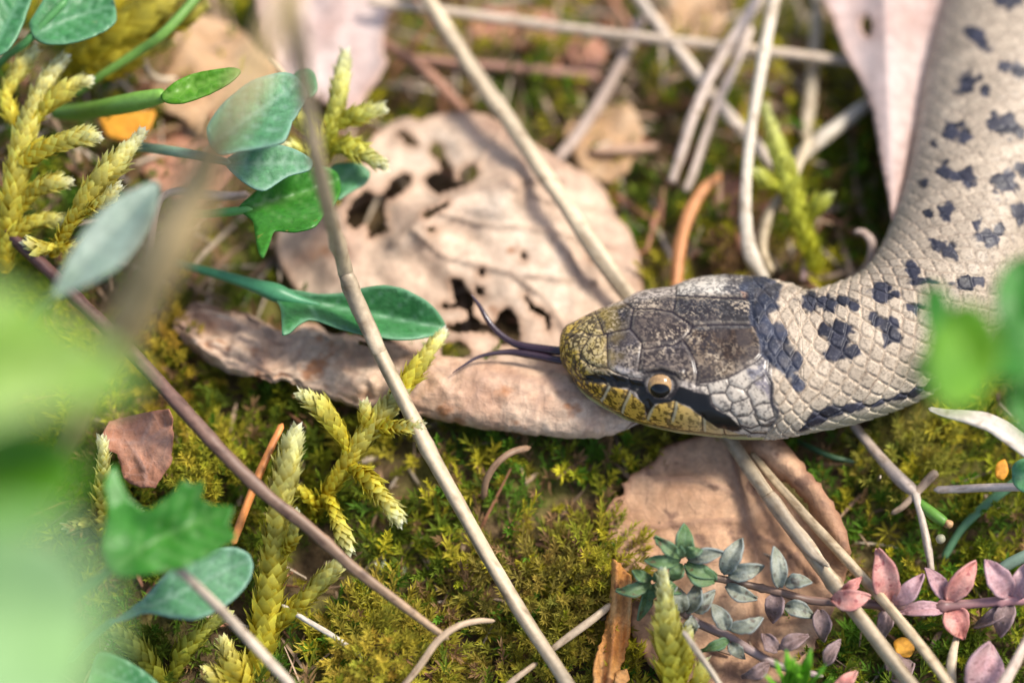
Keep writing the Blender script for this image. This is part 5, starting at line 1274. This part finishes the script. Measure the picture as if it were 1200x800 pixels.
# ------------------------------------------------------------------ creeping plant with pink and grey leaves
def small_leaf_mesh(base, tip, width, h0, h1, mat, seed=0, cup=.10):
    rg = np.random.default_rng(seed + 100)
    width = width * rg.uniform(.9, 1.08)
    base = np.array(base, float); tip = np.array(tip, float)
    ax = tip - base; L = np.hypot(*ax); ax = ax / L; nr = np.array([-ax[1], ax[0]])
    n, m = 20, 11
    t = np.linspace(0, 1, n); s = np.linspace(-1, 1, m)
    prof = (np.sin(np.pi * np.clip(t, 0, 1) ** .85) ** .75) * (1 - .12 * t) + .10 * (1 - t) * (t < .3)
    prof[-1] = .02; prof[0] = .12
    bend = rg.normal(0, .10) * L * (t ** 2) + rg.normal(0, .05) * L * np.sin(t * 3)
    g = base[None, None] + nr * bend[:, None, None] + ax * (L * t)[:, None, None] + nr * (width * .5 * prof)[:, None, None] * (s[None, :] * (1 + .10 * (vnoise(np.stack([t[:, None] * 6 + 0 * s[None], np.sign(s)[None] * 3 + 0 * t[:, None] + seed], -1), 1, seed) - .5)))[..., None]
    z = h0 + (h1 - h0) * t[:, None] + .10 * np.sin(math.pi * t)[:, None] + cup * (width / 25) * (np.abs(s) ** 1.6 * prof[:, None]) * .5
    z = z - .006 * np.exp(-(s / .14) ** 2)[None] + rg.normal(0, .10) * t[:, None] * s[None] * width / 40 - rg.uniform(0, .14) * t[:, None] ** 2 + .05 * (fbm(np.stack([t[:, None] * 3 + 0 * s[None], s[None] * 1.5 + 0 * t[:, None] + seed * 5.0], -1), 1, 2, seed) - .5)
    W = P(g[..., 0], g[..., 1], z).reshape(-1, 3)
    i = np.arange(n * m).reshape(n, m)
    Q = np.stack([i[:-1, :-1], i[1:, :-1], i[1:, 1:], i[:-1, 1:]], -1).reshape(-1, 4)
    T = np.vstack([Q[:, [0, 1, 2]], Q[:, [0, 2, 3]]])
    vein = np.broadcast_to(np.exp(-(s / .13) ** 2)[None] * .5, (n, m)); rim = np.broadcast_to((np.abs(s) > .93)[None], (n, m)) * 1.0
    col = np.stack([vein * .4, rim * .6, 0 * vein], -1).reshape(-1, 3)
    return solid('small_leaf', W, T, col, .022, M[mat])

def creeping():
    r = empty('creeping_plant', P(800, 660, .6)); tag(r, 'creeping plant with grey green rosettes and pink leaf pairs along a reddish stem', 'plant')
    lst = [
        # pink end
        ((1043, 706), (1026, 643), 31, .75, 1.05, 'cp_pink'), ((1045, 706), (1087, 680), 21, .75, .9, 'cp_mauve'), ((1113, 705), (1133, 653), 29, .75, 1.0, 'cp_pink'), ((1110, 703), (1090, 662), 22, .7, .85, 'cp_mauve'),
        ((1113, 713), (1131, 748), 31, .7, .6, 'cp_pink'), ((1108, 713), (1054, 726), 17, .7, .75, 'cp_mauve'), ((1184, 700), (1154, 656), 27, .8, 1.0, 'cp_mauve'), ((1187, 700), (1212, 662), 26, .8, 1.0, 'cp_mauve'),
        ((1185, 707), (1172, 746), 23, .75, .6, 'cp_brown'), ((1181, 709), (1144, 738), 17, .7, .55, 'cp_brown'), ((974, 702), (1020, 698), 24, .8, .95, 'cp_pink'), ((985, 694), (1012, 678), 15, .8, .95, 'cp_pink'), ((1040, 712), (1034, 752), 21, .7, .5, 'cp_brown'),
        ((1150, 815), (1158, 752), 52, .5, .85, 'cp_mauve'), ((1040, 790), (1070, 775), 40, .25, .35, 'cp_brown'), ((975, 812), (1008, 792), 18, .6, .7, 'cp_pink'),
        # grey green middle
        ((914, 688), (908, 640), 21, .8, 1.0, 'cp_grey'), ((919, 684), (951, 678), 16, .8, .9, 'cp_grey'), ((909, 694), (906, 729), 22, .7, .6, 'cp_brown'), ((919, 711), (957, 716), 18, .7, .7, 'cp_grey'), ((961, 714), (968, 751), 20, .7, .55, 'cp_brown'),
        ((853, 673), (896, 667), 20, .85, .95, 'cp_grey'), ((846, 671), (871, 631), 22, .85, 1.0, 'cp_grey'), ((851, 685), (887, 702), 18, .8, .75, 'cp_grey'), ((838, 681), (806, 663), 24, .85, .95, 'cp_green'), ((811, 714), (842, 701), 20, .75, .85, 'cp_grey'),
        ((855, 736), (893, 721), 20, .75, .8, 'cp_grey'), ((852, 738), (840, 704), 22, .75, .8, 'cp_grey'), ((855, 750), (820, 757), 12, .65, .6, 'cp_green'), ((857, 753), (868, 774), 17, .65, .55, 'cp_grey'), ((915, 760), (946, 741), 20, .7, .75, 'cp_brown'), ((912, 762), (892, 744), 18, .65, .65, 'cp_brown'), ((901, 777), (869, 793), 18, .6, .55, 'cp_brown'), ((966, 778), (986, 750), 14, .6, .7, 'cp_brown'),
        ((808, 742), (812, 722), 16, .7, .8, 'cp_grey'), ((800, 718), (794, 688), 22, .75, .85, 'cp_grey'), ((803, 716), (822, 684), 22, .75, .9, 'cp_grey'),
        # rosettes
        ((799, 654), (769, 626), 15, .95, 1.15, 'cp_green'), ((798, 656), (756, 652), 17, .95, 1.1, 'cp_green'), ((801, 652), (809, 615), 23, .95, 1.15, 'cp_green'), ((804, 652), (820, 640), 14, 1.0, 1.15, 'cp_green'), ((806, 656), (846, 641), 17, .9, 1.05, 'cp_grey'), ((804, 660), (838, 683), 20, .9, .9, 'cp_green'), ((799, 660), (786, 684), 18, .9, .9, 'cp_green'), ((800, 654), (797, 640), 9, 1.05, 1.2, 'cp_green'),
        ((763, 682), (722, 691), 16, .85, .95, 'cp_green'), ((762, 680), (742, 667), 13, .9, 1.0, 'cp_green'), ((764, 684), (757, 708), 17, .8, .75, 'cp_green'), ((765, 680), (778, 668), 13, .9, 1.0, 'cp_green'), ((764, 686), (748, 727), 15, .75, .65, 'cp_green'), ((768, 682), (800, 690), 18, .85, .9, 'cp_green')]
    for k, (b, t, w, h0, h1, m) in enumerate(lst):
        link('leaf', small_leaf_mesh(b, t, w, h0, h1, m, k), r)
    st = tube_mesh('stem', [(802, 660, .85, 3), (826, 674, .80, 4), (850, 679, .8, 4.5), (885, 687, .74, 4.5), (915, 694, .74, 5), (950, 703, .70, 5), (1000, 706, .70, 5.5), (1043, 709, .72, 5.5), (1080, 711, .69, 5.5), (1113, 709, .74, 6), (1150, 706, .75, 5.5), (1185, 703, .78, 6), (1235, 702, .78, 6)], M['greenstem'], (.17, .11, .07), tipcol=(.46, .23, .24), streak=.5, sides=12, nodes=[(.12, .3), (.27, .35), (.57, .5), (.73, .6), (.89, .6)], seed=4)
    link('stem', st, r)
    link('stem', tube_mesh('stem', [(764, 684, .75, 3.5), (790, 708, .68, 4.5), (815, 728, .62, 5), (850, 744, .6, 5.5), (880, 762, .58, 5.5), (915, 780, .52, 5), (965, 792, .45, 4)], M['greenstem'], (.30, .22, .20), sides=10, seed=9), r)
creeping()

# bright green spiky tuft at the bottom edge
def tuft():
    r = empty('grass_tuft', P(932, 812, .4)); tag(r, 'bright green spiky tuft at the bottom edge below the grey leaves', 'grass')
    for k, (bx, by, tx, ty, w) in enumerate([(925, 815, 908, 772, 6), (928, 815, 921, 760, 8), (932, 815, 936, 775, 7), (936, 815, 951, 758, 7), (940, 815, 968, 778, 6), (922, 815, 896, 790, 6), (944, 815, 976, 795, 5), (930, 815, 930, 768, 6)]):
        mx, my = (bx + tx) / 2, (by + ty) / 2
        link('blade', tube_mesh('blade', [(bx, by, .5, w * .6), (mx, my, 1.0, w), (bx * .3 + tx * .7, by * .3 + ty * .7, 1.25, w * .7), (tx, ty, 1.4, .6)], M['greenstem'], (.14, .38, .02), sides=8, flat=.35, seed=k, n=14), r)
tuft()

# loose crumbs of bark and stem between the shoots
def litter():
    rng = np.random.default_rng(8)
    n = 1700
    x = rng.uniform(-9, 9, n); y = rng.uniform(-7, 8, n)
    x = np.concatenate([x, rng.uniform(-8, 8, 700)]); y = np.concatenate([y, rng.uniform(1.2, 7.5, 700)])
    n0 = n
    keep = ~((np.abs(y - .05) < .8) & (x > .5) & (x < 5.4)) & ~((np.abs(x - 5.6) < .9) & (y > 0))
    far_ = (np.arange(len(x)) >= n0)[keep]
    x, y = x[keep], y[keep]; n = len(x)
    z = terrain(x, y) + rng.uniform(.02, .18, n) + far_ * rng.uniform(0, .14, n)
    Vs, Fs, Cs = [], [], []
    pal = np.array([[.26, .16, .09], [.38, .26, .16], [.17, .11, .065], [.44, .35, .25], [.34, .15, .08]])
    for k in range(n):
        L = rng.uniform(.08, .4) if k % 3 else rng.uniform(.5, 1.5); w = rng.uniform(.02, .07) if k % 3 else rng.uniform(.02, .04); t = rng.uniform(.008, .02)
        if far_[k]: L = rng.uniform(.4, 1.8); w = rng.uniform(.03, .075)
        a = rng.uniform(0, 6.28); el = rng.normal(0, .3)
        d = np.array([math.cos(a) * math.cos(el), math.sin(a) * math.cos(el), math.sin(el)]); s = np.array([-math.sin(a), math.cos(a), 0]); u = np.cross(d, s)
        c = np.array([x[k], y[k], z[k]])
        v = []
        for f, ww in ((-.5, .5), (0, 1), (.5, .35)):
            bend = -.06 * L * abs(f) * 2
            for sx, ux in ((-1, -1), (1, -1), (1, 1), (-1, 1)):
                v.append(c + d * L * f + s * w * ww * sx * .5 + u * (t * ux + bend))
        f = []
        for r_ in (0, 4):
            for q in range(4):
                a0, b0 = r_ + q, r_ + (q + 1) % 4
                f += [(a0, b0, b0 + 4), (a0, b0 + 4, a0 + 4)]
        f += [(0, 2, 1), (0, 3, 2), (8, 9, 10), (8, 10, 11)]
        Vs.append(np.array(v)); Fs.append(np.array(f) + 12 * k); Cs.append(np.tile(pal[rng.choice([0, 1, 3, 3, 4]) if far_[k] else rng.integers(0, 5)] * rng.uniform(.7, 1.2), (12, 1)))
    tag(link('plant_litter', make_mesh('plant_litter', np.vstack(Vs), np.vstack(Fs), np.vstack(Cs), False, M['stalk'])), 'brown crumbs of bark and stem lying among the moss', 'litter', kind='stuff')
litter()
